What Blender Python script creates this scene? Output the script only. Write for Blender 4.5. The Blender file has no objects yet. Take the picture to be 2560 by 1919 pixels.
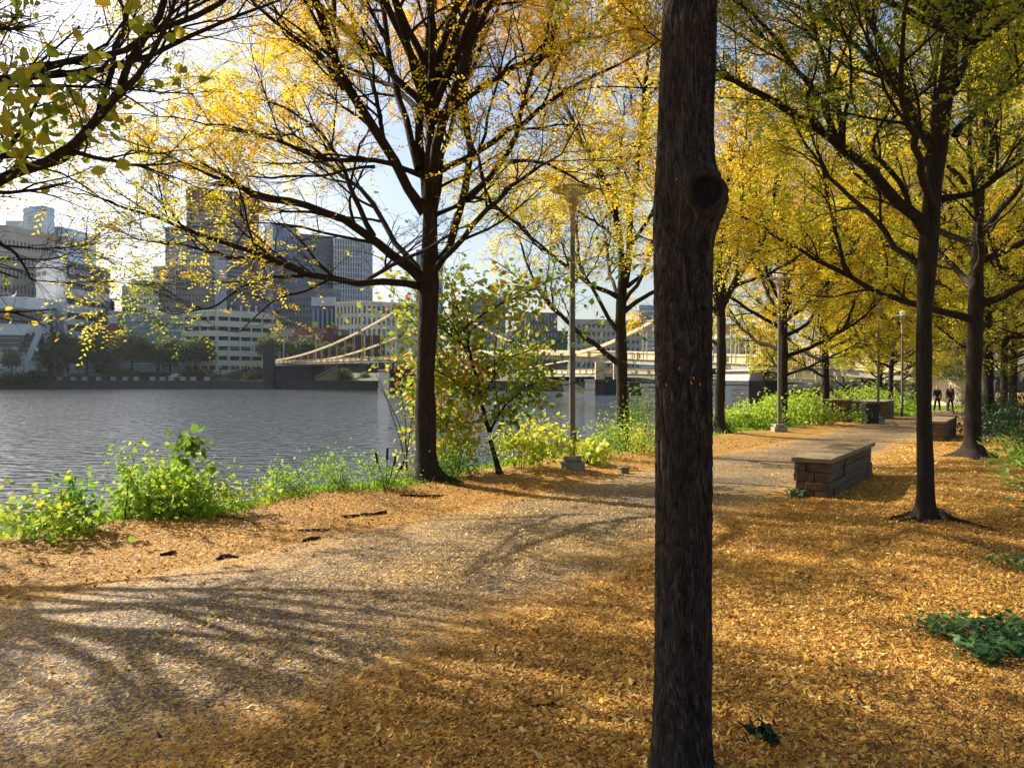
import bpy, math, random
import numpy as np
from mathutils import Vector, Matrix
R = math.radians
rnd = random.Random(7)
SC = bpy.context.scene
COL = SC.collection

# ------------------------------------------------------------------ camera, sky, sun, exposure
F = 2000.0                       # focal length in pixels of the 2560 px wide photograph
CAMZ, HOR = 1.6, 945.0
cam_d = bpy.data.cameras.new('camera')
cam_d.sensor_width = 36.0
cam_d.lens = F / 2560.0 * 36.0
cam_d.clip_start, cam_d.clip_end = 0.05, 6000
cam = bpy.data.objects.new('camera', cam_d)
COL.objects.link(cam)
cam.location = (0, 0, CAMZ)
cam.rotation_euler = (R(90) - math.atan((959.5 - HOR) / F), 0, 0)
SC.camera = cam

SUN_EL, SUN_AZ = R(34), math.atan2(-0.83, 0.56)      # azimuth measured from +Y towards +X
world = bpy.data.worlds.new("World")
SC.world = world
world.use_nodes = True
wn = world.node_tree
sky = wn.nodes.new('ShaderNodeTexSky')
sky.sky_type = 'NISHITA'
sky.sun_disc = False
sky.sun_elevation = SUN_EL
sky.sun_rotation = SUN_AZ
sky.air_density, sky.dust_density, sky.ozone_density = 1.0, 2.6, 1.5
bg = wn.nodes['Background']
bg.inputs['Strength'].default_value = 0.088
wn.links.new(sky.outputs[0], bg.inputs[0])
sd = bpy.data.lights.new('sun', 'SUN')
sd.energy, sd.angle, sd.color = 5.0, R(0.53), (1.0, 0.93, 0.82)
so = bpy.data.objects.new('sun', sd)
COL.objects.link(so)
S = Vector((math.sin(SUN_AZ) * math.cos(SUN_EL), math.cos(SUN_AZ) * math.cos(SUN_EL), math.sin(SUN_EL)))
so.rotation_euler = S.to_track_quat('Z', 'Y').to_euler()
SC.view_settings.view_transform = 'Standard'
SC.view_settings.look = 'None'
SC.view_settings.gamma = 1.0
SC.view_settings.exposure = 1.0
cy = SC.cycles
cy.max_bounces, cy.diffuse_bounces, cy.glossy_bounces = 6, 3, 3
cy.transmission_bounces, cy.transparent_max_bounces, cy.volume_bounces = 4, 6, 0
cy.use_denoising = True
cy.use_adaptive_sampling = True
cy.adaptive_threshold = 0.02
cy.sample_clamp_indirect = 6.0

# ------------------------------------------------------------------ helpers
U = np.array([0.55, 0.835]); N = np.array([-0.835, 0.55])      # along the path / towards the river
def W(s, t): return (s * U[0] + t * N[0], s * U[1] + t * N[1])
def P(px, py, D): return Vector(((px - 1280) / F * D, D, CAMZ - (py - HOR) / F * D))
WATER = -2.0
def zg(x, y):
    x = np.asarray(x, float); y = np.asarray(y, float)
    s = x * U[0] + y * U[1]; t = x * N[0] + y * N[1]
    z = -0.0115 * np.clip(y, -30, 90)
    e = 8.75 + 0.35 * np.sin(s * 0.55) + 0.2 * np.sin(s * 1.7 + 1)
    d = np.maximum(t - e, 0)
    z = z - 0.25 * d - 0.75 * np.maximum(d - 0.7, 0) - 0.0 * d
    z = np.maximum(z, -5.0)
    off = np.clip((t - 6.0) / 1.5, 0, 1) + np.clip((2.9 - t) / 1.5, 0, 1)
    z = z + off * (0.025 * np.sin(x * 2.1 + np.sin(y * 1.3)) + 0.02 * np.sin(y * 2.7 + x) + 0.03)
    z = z + np.clip((t - 6.3) / 1.5, 0, 1) * np.clip((9.2 - t), 0, 1) * 0.08
    return z
def gz(x, y): return float(zg(x, y))

def tag(o, label=None, cat=None, group=None, kind=None):
    if label: o['label'] = label
    if cat: o['category'] = cat
    if group: o['group'] = group
    if kind: o['kind'] = kind
    return o
def empty(name, loc, label=None, cat=None, group=None, rz=0.0):
    o = bpy.data.objects.new(name, None)
    o.empty_display_size = 0.1
    COL.objects.link(o)
    o.location = loc
    o.rotation_euler = (0, 0, rz)
    return tag(o, label, cat, group)
def link(name, me, parent=None, loc=None):
    o = bpy.data.objects.new(name, me)
    COL.objects.link(o)
    if parent: o.parent = parent
    if loc is not None: o.location = loc
    return o
def copy_tree(o, parent=None):
    c = o.copy(); COL.objects.link(c)
    if parent: c.parent = parent
    for ch in list(o.children): copy_tree(ch, c)
    return c

def mesh_np(name, V, Q, mats, tint=None, smooth=False, midx=None):
    V = np.ascontiguousarray(V, np.float32).reshape(-1, 3); Q = np.ascontiguousarray(Q, np.int32)
    me = bpy.data.meshes.new(name)
    me.vertices.add(len(V)); me.vertices.foreach_set('co', V.ravel())
    k = Q.shape[1]
    me.loops.add(Q.size); me.loops.foreach_set('vertex_index', Q.ravel())
    me.polygons.add(len(Q))
    me.polygons.foreach_set('loop_start', np.arange(0, Q.size, k, dtype=np.int32))
    me.polygons.foreach_set('loop_total', np.full(len(Q), k, np.int32))
    if smooth: me.polygons.foreach_set('use_smooth', np.ones(len(Q), bool))
    for m in (mats if isinstance(mats, (list, tuple)) else [mats]): me.materials.append(m)
    if midx is not None: me.polygons.foreach_set('material_index', np.asarray(midx, np.int32))
    if tint is not None:
        a = me.attributes.new('tint', 'FLOAT', 'FACE')
        a.data.foreach_set('value', np.ascontiguousarray(tint, np.float32))
    me.update(calc_edges=True)
    me.validate()
    return me

class MB:
    def __init__(s): s.v = []; s.f = []; s.m = []
    def quad(s, a, b, c, d, m=0):
        i = len(s.v); s.v += [tuple(a), tuple(b), tuple(c), tuple(d)]; s.f.append((i, i+1, i+2, i+3)); s.m.append(m)
    def hexa(s, p, m=0):          # p: 8 points, bottom 4 ccw then top 4
        i = len(s.v); s.v += [tuple(q) for q in p]
        for f in ((3,2,1,0),(4,5,6,7),(0,1,5,4),(1,2,6,5),(2,3,7,6),(3,0,4,7)):
            s.f.append(tuple(i+k for k in f)); s.m.append(m)
    def box(s, x0, x1, y0, y1, z0, z1, m=0):
        s.hexa([(x0,y0,z0),(x1,y0,z0),(x1,y1,z0),(x0,y1,z0),(x0,y0,z1),(x1,y0,z1),(x1,y1,z1),(x0,y1,z1)], m)
    def obox(s, o, e, n, a0, a1, d0, d1, z0, z1, m=0):   # oriented: along e, outward n
        q = [(a0,d1),(a1,d1),(a1,d0),(a0,d0)]
        pts = [(o[0]+e[0]*a+n[0]*d, o[1]+e[1]*a+n[1]*d) for a, d in q]
        s.hexa([(x,y,z0) for x,y in pts]+[(x,y,z1) for x,y in pts], m)
    def prism(s, pts, z0, z1, m=0):
        n = len(pts); i = len(s.v)
        s.v += [(x,y,z0) for x,y in pts] + [(x,y,z1) for x,y in pts]
        s.f.append(tuple(i+k for k in reversed(range(n)))); s.m.append(m)
        s.f.append(tuple(i+n+k for k in range(n))); s.m.append(m)
        for k in range(n):
            s.f.append((i+k, i+(k+1)%n, i+n+(k+1)%n, i+n+k)); s.m.append(m)
    def bar(s, a, b, w, h, m=0):
        a = Vector(a); b = Vector(b); d = (b-a).normalized()
        up = Vector((0,0,1)) if abs(d.z) < 0.95 else Vector((1,0,0))
        sd_ = d.cross(up).normalized() * (w/2); u = sd_.cross(d).normalized() * (h/2)
        s.hexa([a-sd_-u, a+sd_-u, b+sd_-u, b-sd_-u, a-sd_+u, a+sd_+u, b+sd_+u, b-sd_+u], m)
    def lathe(s, prof, c=(0,0,0), n=20, m=0, cap=True):
        i = len(s.v)
        for r, z in prof:
            for k in range(n):
                a = 2*math.pi*k/n; s.v.append((c[0]+r*math.cos(a), c[1]+r*math.sin(a), c[2]+z))
        for j in range(len(prof)-1):
            for k in range(n):
                k2 = (k+1) % n
                s.f.append((i+j*n+k, i+j*n+k2, i+(j+1)*n+k2, i+(j+1)*n+k)); s.m.append(m)
        if cap:
            s.f.append(tuple(i+k for k in reversed(range(n)))); s.m.append(m)
            s.f.append(tuple(i+(len(prof)-1)*n+k for k in range(n))); s.m.append(m)
    def build(s, name, mats, parent=None, smooth=False, bevel=0.0, loc=None):
        me = bpy.data.meshes.new(name)
        me.from_pydata(s.v, [], s.f)
        for m in (mats if isinstance(mats, (list, tuple)) else [mats]): me.materials.append(m)
        me.polygons.foreach_set('material_index', s.m)
        if smooth:
            me.polygons.foreach_set('use_smooth', [True]*len(s.f))
            me.set_sharp_from_angle(angle=R(40))
        me.update()
        o = link(name, me, parent, loc)
        if bevel:
            b = o.modifiers.new('bevel', 'BEVEL'); b.width = bevel; b.segments = 2; b.limit_method = 'ANGLE'
        return o

# ------------------------------------------------------------------ materials
def mat(name):
    m = bpy.data.materials.new(name); m.use_nodes = True
    nt = m.node_tree
    return m, nt, nt.nodes['Principled BSDF']
def nd(nt, typ, **kw):
    n = nt.nodes.new(typ)
    for k, v in kw.items():
        if k.startswith('i_'): n.inputs[k[2:].replace('_', ' ')].default_value = v
        else: setattr(n, k, v)
    return n
def ramp(nt, fac, stops, interp='LINEAR'):
    r = nt.nodes.new('ShaderNodeValToRGB'); r.color_ramp.interpolation = interp
    el = r.color_ramp.elements
    while len(el) < len(stops): el.new(0.5)
    for e, (p, c) in zip(el, stops): e.position = p; e.color = (*c, 1)
    nt.links.new(fac, r.inputs[0]); return r
def simple(name, col, rough=0.8, var=0.15, scale=3.0, bump=0.2, metal=0.0, stretch=(1,1,1), bdist=0.02):
    m, nt, b = mat(name)
    tc = nd(nt, 'ShaderNodeTexCoord'); mp = nd(nt, 'ShaderNodeMapping'); mp.inputs['Scale'].default_value = stretch
    nt.links.new(tc.outputs['Object'], mp.inputs[0])
    n = nd(nt, 'ShaderNodeTexNoise', i_Scale=scale, i_Detail=6.0, i_Roughness=0.6)
    nt.links.new(mp.outputs[0], n.inputs[0])
    lo = tuple(c*(1-var) for c in col); hi = tuple(min(1, c*(1+var)) for c in col)
    r = ramp(nt, n.outputs[0], [(0.3, lo), (0.7, hi)])
    nt.links.new(r.outputs[0], b.inputs['Base Color'])
    b.inputs['Roughness'].default_value = rough; b.inputs['Metallic'].default_value = metal
    if bump:
        bp = nd(nt, 'ShaderNodeBump', i_Strength=bump, i_Distance=bdist)
        nt.links.new(n.outputs[0], bp.inputs['Height']); nt.links.new(bp.outputs[0], b.inputs['Normal'])
    return m

def leaf_mat(name, stops, trans=0.55, rough=0.55, objvar=0.0):
    m, nt, b = mat(name)
    at = nd(nt, 'ShaderNodeAttribute', attribute_name='tint')
    fac = at.outputs['Fac']
    if objvar:
        oi = nd(nt, 'ShaderNodeObjectInfo')
        ma = nd(nt, 'ShaderNodeMath', operation='MULTIPLY_ADD'); ma.inputs[1].default_value = objvar; ma.inputs[2].default_value = -objvar/2
        ad = nd(nt, 'ShaderNodeMath', operation='ADD')
        nt.links.new(oi.outputs['Random'], ma.inputs[0]); nt.links.new(ma.outputs[0], ad.inputs[0]); nt.links.new(fac, ad.inputs[1]); fac = ad.outputs[0]
    r = ramp(nt, fac, stops)
    b.inputs['Roughness'].default_value = rough
    b.inputs['Specular IOR Level'].default_value = 0.3
    tr = nd(nt, 'ShaderNodeBsdfTranslucent'); mx = nd(nt, 'ShaderNodeMixShader'); mx.inputs[0].default_value = trans
    nt.links.new(r.outputs[0], b.inputs['Base Color']); nt.links.new(r.outputs[0], tr.inputs[0])
    nt.links.new(b.outputs[0], mx.inputs[1]); nt.links.new(tr.outputs[0], mx.inputs[2])
    nt.links.new(mx.outputs[0], nt.nodes['Material Output'].inputs[0])
    return m
LOCUST = [(0.0, (0.13,0.20,0.02)), (0.25, (0.36,0.42,0.03)), (0.5, (0.78,0.64,0.04)), (0.75, (0.90,0.54,0.03)), (1.0, (0.85,0.38,0.035))]
M_locust = leaf_mat('locust_leaf', LOCUST, 0.6, objvar=0.14)
M_broad = leaf_mat('broad_leaf', [(0,(0.05,0.11,0.015)),(0.4,(0.16,0.26,0.03)),(0.65,(0.42,0.46,0.05)),(0.85,(0.70,0.50,0.04)),(1,(0.50,0.15,0.03))], 0.5)
M_weed = leaf_mat('weed_leaf', [(0,(0.05,0.13,0.02)),(0.4,(0.16,0.33,0.03)),(0.75,(0.40,0.52,0.05)),(1,(0.72,0.60,0.06))], 0.5)
M_dark = leaf_mat('dark_leaf', [(0,(0.012,0.03,0.012)),(0.6,(0.04,0.085,0.03)),(1,(0.12,0.18,0.06))], 0.3, 0.4)
M_ivy = leaf_mat('ivy_leaf', [(0,(0.03,0.09,0.03)),(0.6,(0.09,0.2,0.06)),(1,(0.28,0.42,0.16))], 0.3, 0.35)
M_far = leaf_mat('far_leaf', [(0,(0.05,0.08,0.02)),(0.5,(0.13,0.16,0.04)),(1,(0.30,0.27,0.07))], 0.35, 0.6, objvar=0.35)
M_litter = leaf_mat('fallen_leaf', [(0,(0.12,0.04,0.010)),(0.25,(0.38,0.14,0.022)),(0.5,(0.68,0.33,0.04)),(0.75,(0.86,0.56,0.10)),(1,(0.88,0.70,0.28))], 0.2, 0.6)

def bark_mat(name, dark, light, sc=1.0, bump=0.8, zs=0.16):
    m, nt, b = mat(name)
    tc = nd(nt, 'ShaderNodeTexCoord'); mp = nd(nt, 'ShaderNodeMapping'); mp.inputs['Scale'].default_value = (1, 1, zs)
    nt.links.new(tc.outputs['Object'], mp.inputs[0])
    n1 = nd(nt, 'ShaderNodeTexNoise', i_Scale=22*sc, i_Detail=8.0, i_Roughness=0.65, i_Distortion=0.6)
    n2 = nd(nt, 'ShaderNodeTexVoronoi', feature='DISTANCE_TO_EDGE', i_Scale=14*sc)
    n3 = nd(nt, 'ShaderNodeTexNoise', i_Scale=120*sc, i_Detail=4.0)
    nt.links.new(mp.outputs[0], n1.inputs[0]); nt.links.new(mp.outputs[0], n2.inputs[0]); nt.links.new(tc.outputs['Object'], n3.inputs[0])
    r = ramp(nt, n1.outputs[0], [(0.3, dark), (0.62, light), (0.8, tuple(min(1, c*1.6) for c in light))])
    nt.links.new(r.outputs[0], b.inputs['Base Color'])
    b.inputs['Roughness'].default_value = 0.9; b.inputs['Specular IOR Level'].default_value = 0.2
    rr = ramp(nt, n2.outputs[0], [(0.0, (0,0,0)), (0.12, (1,1,1))])
    a = nd(nt, 'ShaderNodeMath', operation='MULTIPLY_ADD'); a.inputs[1].default_value = 0.5
    nt.links.new(rr.outputs[0], a.inputs[0]); nt.links.new(n1.outputs[0], a.inputs[2])
    a2 = nd(nt, 'ShaderNodeMath', operation='MULTIPLY_ADD'); a2.inputs[1].default_value = 0.25
    nt.links.new(n3.outputs[0], a2.inputs[0]); nt.links.new(a.outputs[0], a2.inputs[2])
    bp = nd(nt, 'ShaderNodeBump', i_Strength=bump, i_Distance=0.012/sc**0.5)
    nt.links.new(a2.outputs[0], bp.inputs['Height']); nt.links.new(bp.outputs[0], b.inputs['Normal'])
    return m
M_bark = bark_mat('bark', (0.014,0.010,0.008), (0.042,0.031,0.023))
def plate_bark(name):
    m = bark_mat(name, (0.010,0.008,0.006), (0.062,0.048,0.036), 1.6, 1.0, 0.38); nt = m.node_tree; b = nt.nodes['Principled BSDF']
    src = b.inputs['Base Color'].links[0].from_socket
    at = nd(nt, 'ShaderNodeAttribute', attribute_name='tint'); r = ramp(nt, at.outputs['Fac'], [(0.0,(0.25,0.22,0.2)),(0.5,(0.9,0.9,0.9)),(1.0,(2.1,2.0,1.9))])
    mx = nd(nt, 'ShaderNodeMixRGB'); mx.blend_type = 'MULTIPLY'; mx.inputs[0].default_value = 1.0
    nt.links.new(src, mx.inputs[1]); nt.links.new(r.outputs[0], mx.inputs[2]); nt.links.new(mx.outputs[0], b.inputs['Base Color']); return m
M_plate = plate_bark('bark_plates')
M_bark1 = bark_mat('bark_near', (0.014,0.010,0.008), (0.045,0.033,0.025), 1.6, 1.0)

def litter_nodes(nt, scale, vec):
    """leaf-shaped cells: (colour, height)"""
    outs = []
    for k, (sc, rot) in enumerate(((scale, 0.4), (scale*1.35, 1.7))):
        mp = nd(nt, 'ShaderNodeMapping'); mp.inputs['Scale'].default_value = (1.0, 1.9, 1.0); mp.inputs['Rotation'].default_value = (0, 0, rot)
        nz = nd(nt, 'ShaderNodeTexNoise', i_Scale=scale*0.35, i_Detail=2.0)
        nt.links.new(vec, nz.inputs[0])
        mxv = nd(nt, 'ShaderNodeMixRGB'); mxv.blend_type = 'LINEAR_LIGHT'; mxv.inputs[0].default_value = 0.035
        nt.links.new(vec, mxv.inputs[1]); nt.links.new(nz.outputs[1], mxv.inputs[2])
        nt.links.new(mxv.outputs[0], mp.inputs[0])
        v = nd(nt, 'ShaderNodeTexVoronoi', i_Scale=sc, i_Randomness=1.0)
        nt.links.new(mp.outputs[0], v.inputs[0])
        outs.append(v)
    return outs
def ground_mat():
    m, nt, b = mat('leaf_covered_soil')
    tc = nd(nt, 'ShaderNodeTexCoord'); vec = tc.outputs['Object']
    v1, v2 = litter_nodes(nt, 42, vec)
    sep = nd(nt, 'ShaderNodeSeparateColor'); nt.links.new(v1.outputs['Color'], sep.inputs[0])
    sep2 = nd(nt, 'ShaderNodeSeparateColor'); nt.links.new(v2.outputs['Color'], sep2.inputs[0])
    big = nd(nt, 'ShaderNodeTexNoise', i_Scale=0.9, i_Detail=5.0, i_Roughness=0.6); nt.links.new(vec, big.inputs[0])
    st = [(0.0,(0.04,0.018,0.008)),(0.25,(0.13,0.05,0.015)),(0.5,(0.40,0.18,0.028)),(0.8,(0.68,0.38,0.06)),(1.0,(0.80,0.56,0.16))]
    c1 = ramp(nt, sep.outputs[0], st); c2 = ramp(nt, sep2.outputs[1], st)
    mx = nd(nt, 'ShaderNodeMixRGB'); mx.label='leaves'; nt.links.new(sep2.outputs[2], mx.inputs[0]); nt.links.new(c1.outputs[0], mx.inputs[1]); nt.links.new(c2.outputs[0], mx.inputs[2])
    soil = nd(nt, 'ShaderNodeMixRGB'); soil.inputs[2].default_value = (0.10,0.06,0.03,1)
    rb = ramp(nt, big.outputs[0], [(0.50,(0,0,0)),(0.72,(0.55,0.55,0.55))]); nt.links.new(rb.outputs[0], soil.inputs[0]); nt.links.new(mx.outputs[0], soil.inputs[1])
    # river side of the strip is redder/browner; far below the edge it is earth
    sx = nd(nt, 'ShaderNodeSeparateXYZ'); nt.links.new(vec, sx.inputs[0])
    rv = nd(nt, 'ShaderNodeMapRange'); rv.inputs['From Min'].default_value = 8.6; rv.inputs['From Max'].default_value = 9.3
    nt.links.new(sx.outputs['Y'], rv.inputs['Value'])
    earth = nd(nt, 'ShaderNodeMixRGB'); earth.inputs[2].default_value = (0.06,0.07,0.02,1)
    nt.links.new(rv.outputs[0], earth.inputs[0]); nt.links.new(soil.outputs[0], earth.inputs[1])
    nt.links.new(earth.outputs[0], b.inputs['Base Color'])
    b.inputs['Roughness'].default_value = 0.8; b.inputs['Specular IOR Level'].default_value = 0.25
    ad = nd(nt, 'ShaderNodeMath', operation='ADD'); nt.links.new(v1.outputs['Distance'], ad.inputs[0]); nt.links.new(sep.outputs[2], ad.inputs[1])
    bp = nd(nt, 'ShaderNodeBump', i_Strength=0.9, i_Distance=0.012); bp.invert = True
    nt.links.new(ad.outputs[0], bp.inputs['Height']); nt.links.new(bp.outputs[0], b.inputs['Normal'])
    return m
def path_mat():
    m, nt, b = mat('leafy_asphalt')
    tc = nd(nt, 'ShaderNodeTexCoord'); vec = tc.outputs['Object']
    v1, v2 = litter_nodes(nt, 46, vec)
    sep = nd(nt, 'ShaderNodeSeparateColor'); nt.links.new(v1.outputs['Color'], sep.inputs[0])
    big = nd(nt, 'ShaderNodeTexNoise', i_Scale=0.7, i_Detail=5.0, i_Roughness=0.65); nt.links.new(vec, big.inputs[0])
    fine = nd(nt, 'ShaderNodeTexNoise', i_Scale=160.0, i_Detail=3.0); nt.links.new(vec, fine.inputs[0])
    asp = ramp(nt, fine.outputs[0], [(0.3,(0.035,0.030,0.024)),(0.55,(0.075,0.063,0.05)),(0.75,(0.22,0.17,0.12))])
    lf = ramp(nt, sep.outputs[1], [(0,(0.26,0.12,0.035)),(0.45,(0.55,0.32,0.09)),(1,(0.74,0.52,0.20))])
    # coverage: cell random < density (density from large noise, denser towards the edges)
    sx = nd(nt, 'ShaderNodeSeparateXYZ'); nt.links.new(vec, sx.inputs[0])
    ce = nd(nt, 'ShaderNodeMath', operation='SUBTRACT'); ce.inputs[1].default_value = 4.75; nt.links.new(sx.outputs['Y'], ce.inputs[0])
    ab = nd(nt, 'ShaderNodeMath', operation='ABSOLUTE'); nt.links.new(ce.outputs[0], ab.inputs[0])
    ed = nd(nt, 'ShaderNodeMapRange'); ed.inputs['From Min'].default_value = 0.5; ed.inputs['From Max'].default_value = 1.75; ed.inputs['To Max'].default_value = 0.55
    nt.links.new(ab.outputs[0], ed.inputs['Value'])
    dn = nd(nt, 'ShaderNodeMapRange'); dn.inputs['From Min'].default_value = 0.35; dn.inputs['From Max'].default_value = 0.7; dn.inputs['To Min'].default_value = 0.22; dn.inputs['To Max'].default_value = 1.0
    nt.links.new(big.outputs[0], dn.inputs['Value'])
    ad = nd(nt, 'ShaderNodeMath', operation='ADD'); nt.links.new(dn.outputs[0], ad.inputs[0]); nt.links.new(ed.outputs[0], ad.inputs[1])
    lt = nd(nt, 'ShaderNodeMath', operation='LESS_THAN'); nt.links.new(sep.outputs[0], lt.inputs[0]); nt.links.new(ad.outputs[0], lt.inputs[1])
    near = nd(nt, 'ShaderNodeMath', operation='LESS_THAN'); near.inputs[1].default_value = 0.55; nt.links.new(v1.outputs['Distance'], near.inputs[0])
    mu = nd(nt, 'ShaderNodeMath', operation='MULTIPLY'); nt.links.new(lt.outputs[0], mu.inputs[0]); nt.links.new(near.outputs[0], mu.inputs[1])
    mx = nd(nt, 'ShaderNodeMixRGB'); nt.links.new(mu.outputs[0], mx.inputs[0]); nt.links.new(asp.outputs[0], mx.inputs[1]); nt.links.new(lf.outputs[0], mx.inputs[2])
    sep3 = nd(nt, 'ShaderNodeSeparateColor'); nt.links.new(v2.outputs['Color'], sep3.inputs[0])
    oc = ramp(nt, sep3.outputs[0], [(0.0,(0.10,0.045,0.015)),(0.2,(0.30,0.12,0.025)),(0.5,(0.52,0.23,0.035)),(0.8,(0.66,0.36,0.06)),(1.0,(0.72,0.50,0.16))])
    eb = nd(nt, 'ShaderNodeMath', operation='MULTIPLY_ADD'); eb.inputs[1].default_value = 2.2; nt.links.new(big.outputs[0], eb.inputs[0]); nt.links.new(ab.outputs[0], eb.inputs[2])
    ec = nd(nt, 'ShaderNodeMapRange'); ec.inputs['From Min'].default_value = 2.3; ec.inputs['From Max'].default_value = 3.1
    nt.links.new(eb.outputs[0], ec.inputs['Value'])
    el = nd(nt, 'ShaderNodeMath', operation='LESS_THAN'); nt.links.new(sep3.outputs[1], el.inputs[0]); nt.links.new(ec.outputs[0], el.inputs[1])
    mo = nd(nt, 'ShaderNodeMixRGB'); nt.links.new(el.outputs[0], mo.inputs[0]); nt.links.new(mx.outputs[0], mo.inputs[1]); nt.links.new(oc.outputs[0], mo.inputs[2])
    nt.links.new(mo.outputs[0], b.inputs['Base Color'])
    b.inputs['Roughness'].default_value = 0.75; b.inputs['Specular IOR Level'].default_value = 0.3
    h = nd(nt, 'ShaderNodeMath', operation='MULTIPLY_ADD'); h.inputs[1].default_value = 0.35
    nt.links.new(fine.outputs[0], h.inputs[0]); nt.links.new(mu.outputs[0], h.inputs[2])
    bp = nd(nt, 'ShaderNodeBump', i_Strength=0.7, i_Distance=0.006)
    nt.links.new(h.outputs[0], bp.inputs['Height']); nt.links.new(bp.outputs[0], b.inputs['Normal'])
    return m
def water_mat():
    m, nt, b = mat('river_water')
    b.inputs['Base Color'].default_value = (0.06,0.068,0.06,1)
    b.inputs['Roughness'].default_value = 0.03
    b.inputs['IOR'].default_value = 1.33
    tc = nd(nt, 'ShaderNodeTexCoord')
    mp = nd(nt, 'ShaderNodeMapping'); mp.inputs['Rotation'].default_value = (0,0,R(12)); mp.inputs['Scale'].default_value = (0.55, 1.0, 1)
    nt.links.new(tc.outputs['Object'], mp.inputs[0])
    a = nd(nt, 'ShaderNodeTexNoise', i_Scale=1.9, i_Detail=2.0, i_Roughness=0.4, i_Distortion=0.4)
    c = nd(nt, 'ShaderNodeTexNoise', i_Scale=6.0, i_Detail=3.0, i_Roughness=0.6)
    w = nd(nt, 'ShaderNodeTexNoise', i_Scale=0.03, i_Detail=3.0)
    for n in (a, c): nt.links.new(mp.outputs[0], n.inputs[0])
    nt.links.new(tc.outputs['Object'], w.inputs[0])
    s = nd(nt, 'ShaderNodeMath', operation='MULTIPLY_ADD'); s.inputs[1].default_value = 0.12
    nt.links.new(c.outputs[0], s.inputs[0]); nt.links.new(a.outputs[0], s.inputs[2])
    st = nd(nt, 'ShaderNodeMapRange'); st.inputs['From Min'].default_value = 0.35; st.inputs['From Max'].default_value = 0.65; st.inputs['To Min'].default_value = 0.55; st.inputs['To Max'].default_value = 1.0
    nt.links.new(w.outputs[0], st.inputs['Value'])
    bp = nd(nt, 'ShaderNodeBump', i_Distance=0.32)
    nt.links.new(st.outputs[0], bp.inputs['Strength'])
    nt.links.new(s.outputs[0], bp.inputs['Height']); nt.links.new(bp.outputs[0], b.inputs['Normal'])
    return m
M_ground, M_path, M_water = ground_mat(), path_mat(), water_mat()
M_pole = simple('pole_paint', (0.13,0.12,0.10), 0.5, 0.2, 8, 0.1)
M_tan = simple('tan_metal', (0.42,0.38,0.30), 0.5, 0.1, 8, 0.05)
M_disc = simple('reflector_metal', (0.45,0.42,0.35), 0.45, 0.1, 4, 0.05)
M_conc = simple('concrete', (0.28,0.25,0.21), 0.85, 0.25, 9, 0.4)
M_stone = simple('sandstone', (0.105,0.068,0.038), 0.9, 0.45, 9, 0.8)
M_cap = simple('cap_stone', (0.22,0.17,0.09), 0.85, 0.25, 6, 0.5)
M_steel = simple('bridge_steel', (0.55,0.43,0.22), 0.6, 0.08, 0.6, 0.1)
M_girder = simple('bridge_girder', (0.30,0.28,0.20), 0.7, 0.25, 0.8, 0.1)
M_pier = simple('pier_stone', (0.035,0.035,0.036), 0.9, 0.5, 1.5, 0.5, bdist=0.2, stretch=(1,1,3))
M_lconc = simple('pale_concrete', (0.42,0.39,0.33), 0.85, 0.15, 0.7, 0.2)
M_wall = simple('beige_wall', (0.66,0.57,0.38), 0.85, 0.08, 0.6, 0.1)
def glassm(name, col, rough=0.12):
    m, nt, b = mat(name)
    b.inputs['Base Color'].default_value = (*col, 1); b.inputs['Roughness'].default_value = rough
    b.inputs['Specular IOR Level'].default_value = 0.6
    return m
M_glass = glassm('dark_glazing', (0.06,0.07,0.08))
M_bglass = glassm('blue_glazing', (0.17,0.25,0.36))
M_tglass = glassm('teal_glazing', (0.22,0.38,0.38))
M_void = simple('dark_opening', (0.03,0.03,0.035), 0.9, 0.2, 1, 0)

# ------------------------------------------------------------------ setting: ground, path, water, far bank
def sheet(name, ss, ts, m, dz=0.0, tuck=False):
    Sg, Tg = np.meshgrid(ss, ts, indexing='ij')
    X = Sg*U[0] + Tg*N[0]; Y = Sg*U[1] + Tg*N[1]
    Z = zg(X, Y) + dz
    if tuck: Z[:, 0] -= 0.05; Z[:, -1] -= 0.05; Z[:, 1] -= 0.012; Z[:, -2] -= 0.012
    V = np.stack([Sg, Tg, Z], -1).reshape(-1, 3)
    a, b = len(ss), len(ts)
    I = np.arange(a*b).reshape(a, b)
    Q = np.stack([I[:-1,:-1], I[1:,:-1], I[1:,1:], I[:-1,1:]], -1).reshape(-1, 4)
    o = link(name, mesh_np(name, V, Q, m, smooth=True))
    o.rotation_euler = (0, 0, math.atan2(U[1], U[0]))
    return tag(o, kind='structure')
ss = np.concatenate([np.linspace(-60,-6,20), np.arange(-5.6, 45, 0.22), np.linspace(46, 90, 40), np.linspace(95, 900, 30)])
ts = np.concatenate([np.linspace(-600,-30,14), np.linspace(-28,-6,20), np.arange(-5.5, 13, 0.22), np.linspace(13.5, 18, 5)])
sheet('ground', ss, ts, M_ground)
sheet('footpath', np.concatenate([np.arange(-8, 45, 0.22), np.linspace(45.5, 62, 20)]), np.linspace(2.7, 6.6, 20), M_path, 0.006, True)
wmb = MB()
wmb.quad((-2500,-200,WATER),(2500,-200,WATER),(2500,3500,WATER),(-2500,3500,WATER))
tag(wmb.build('river_water', M_water), kind='structure')
BANK = [(-900,380),(-184,288),(-100,270),(-61,258),(-33,240),(13.5,225),(40,190),(66,150),(300,140),(900,140)]
M_fbank = simple('far_bank_soil', (0.10,0.10,0.045), 0.95, 0.4, 0.12, 0.3)
fb = MB()
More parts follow.
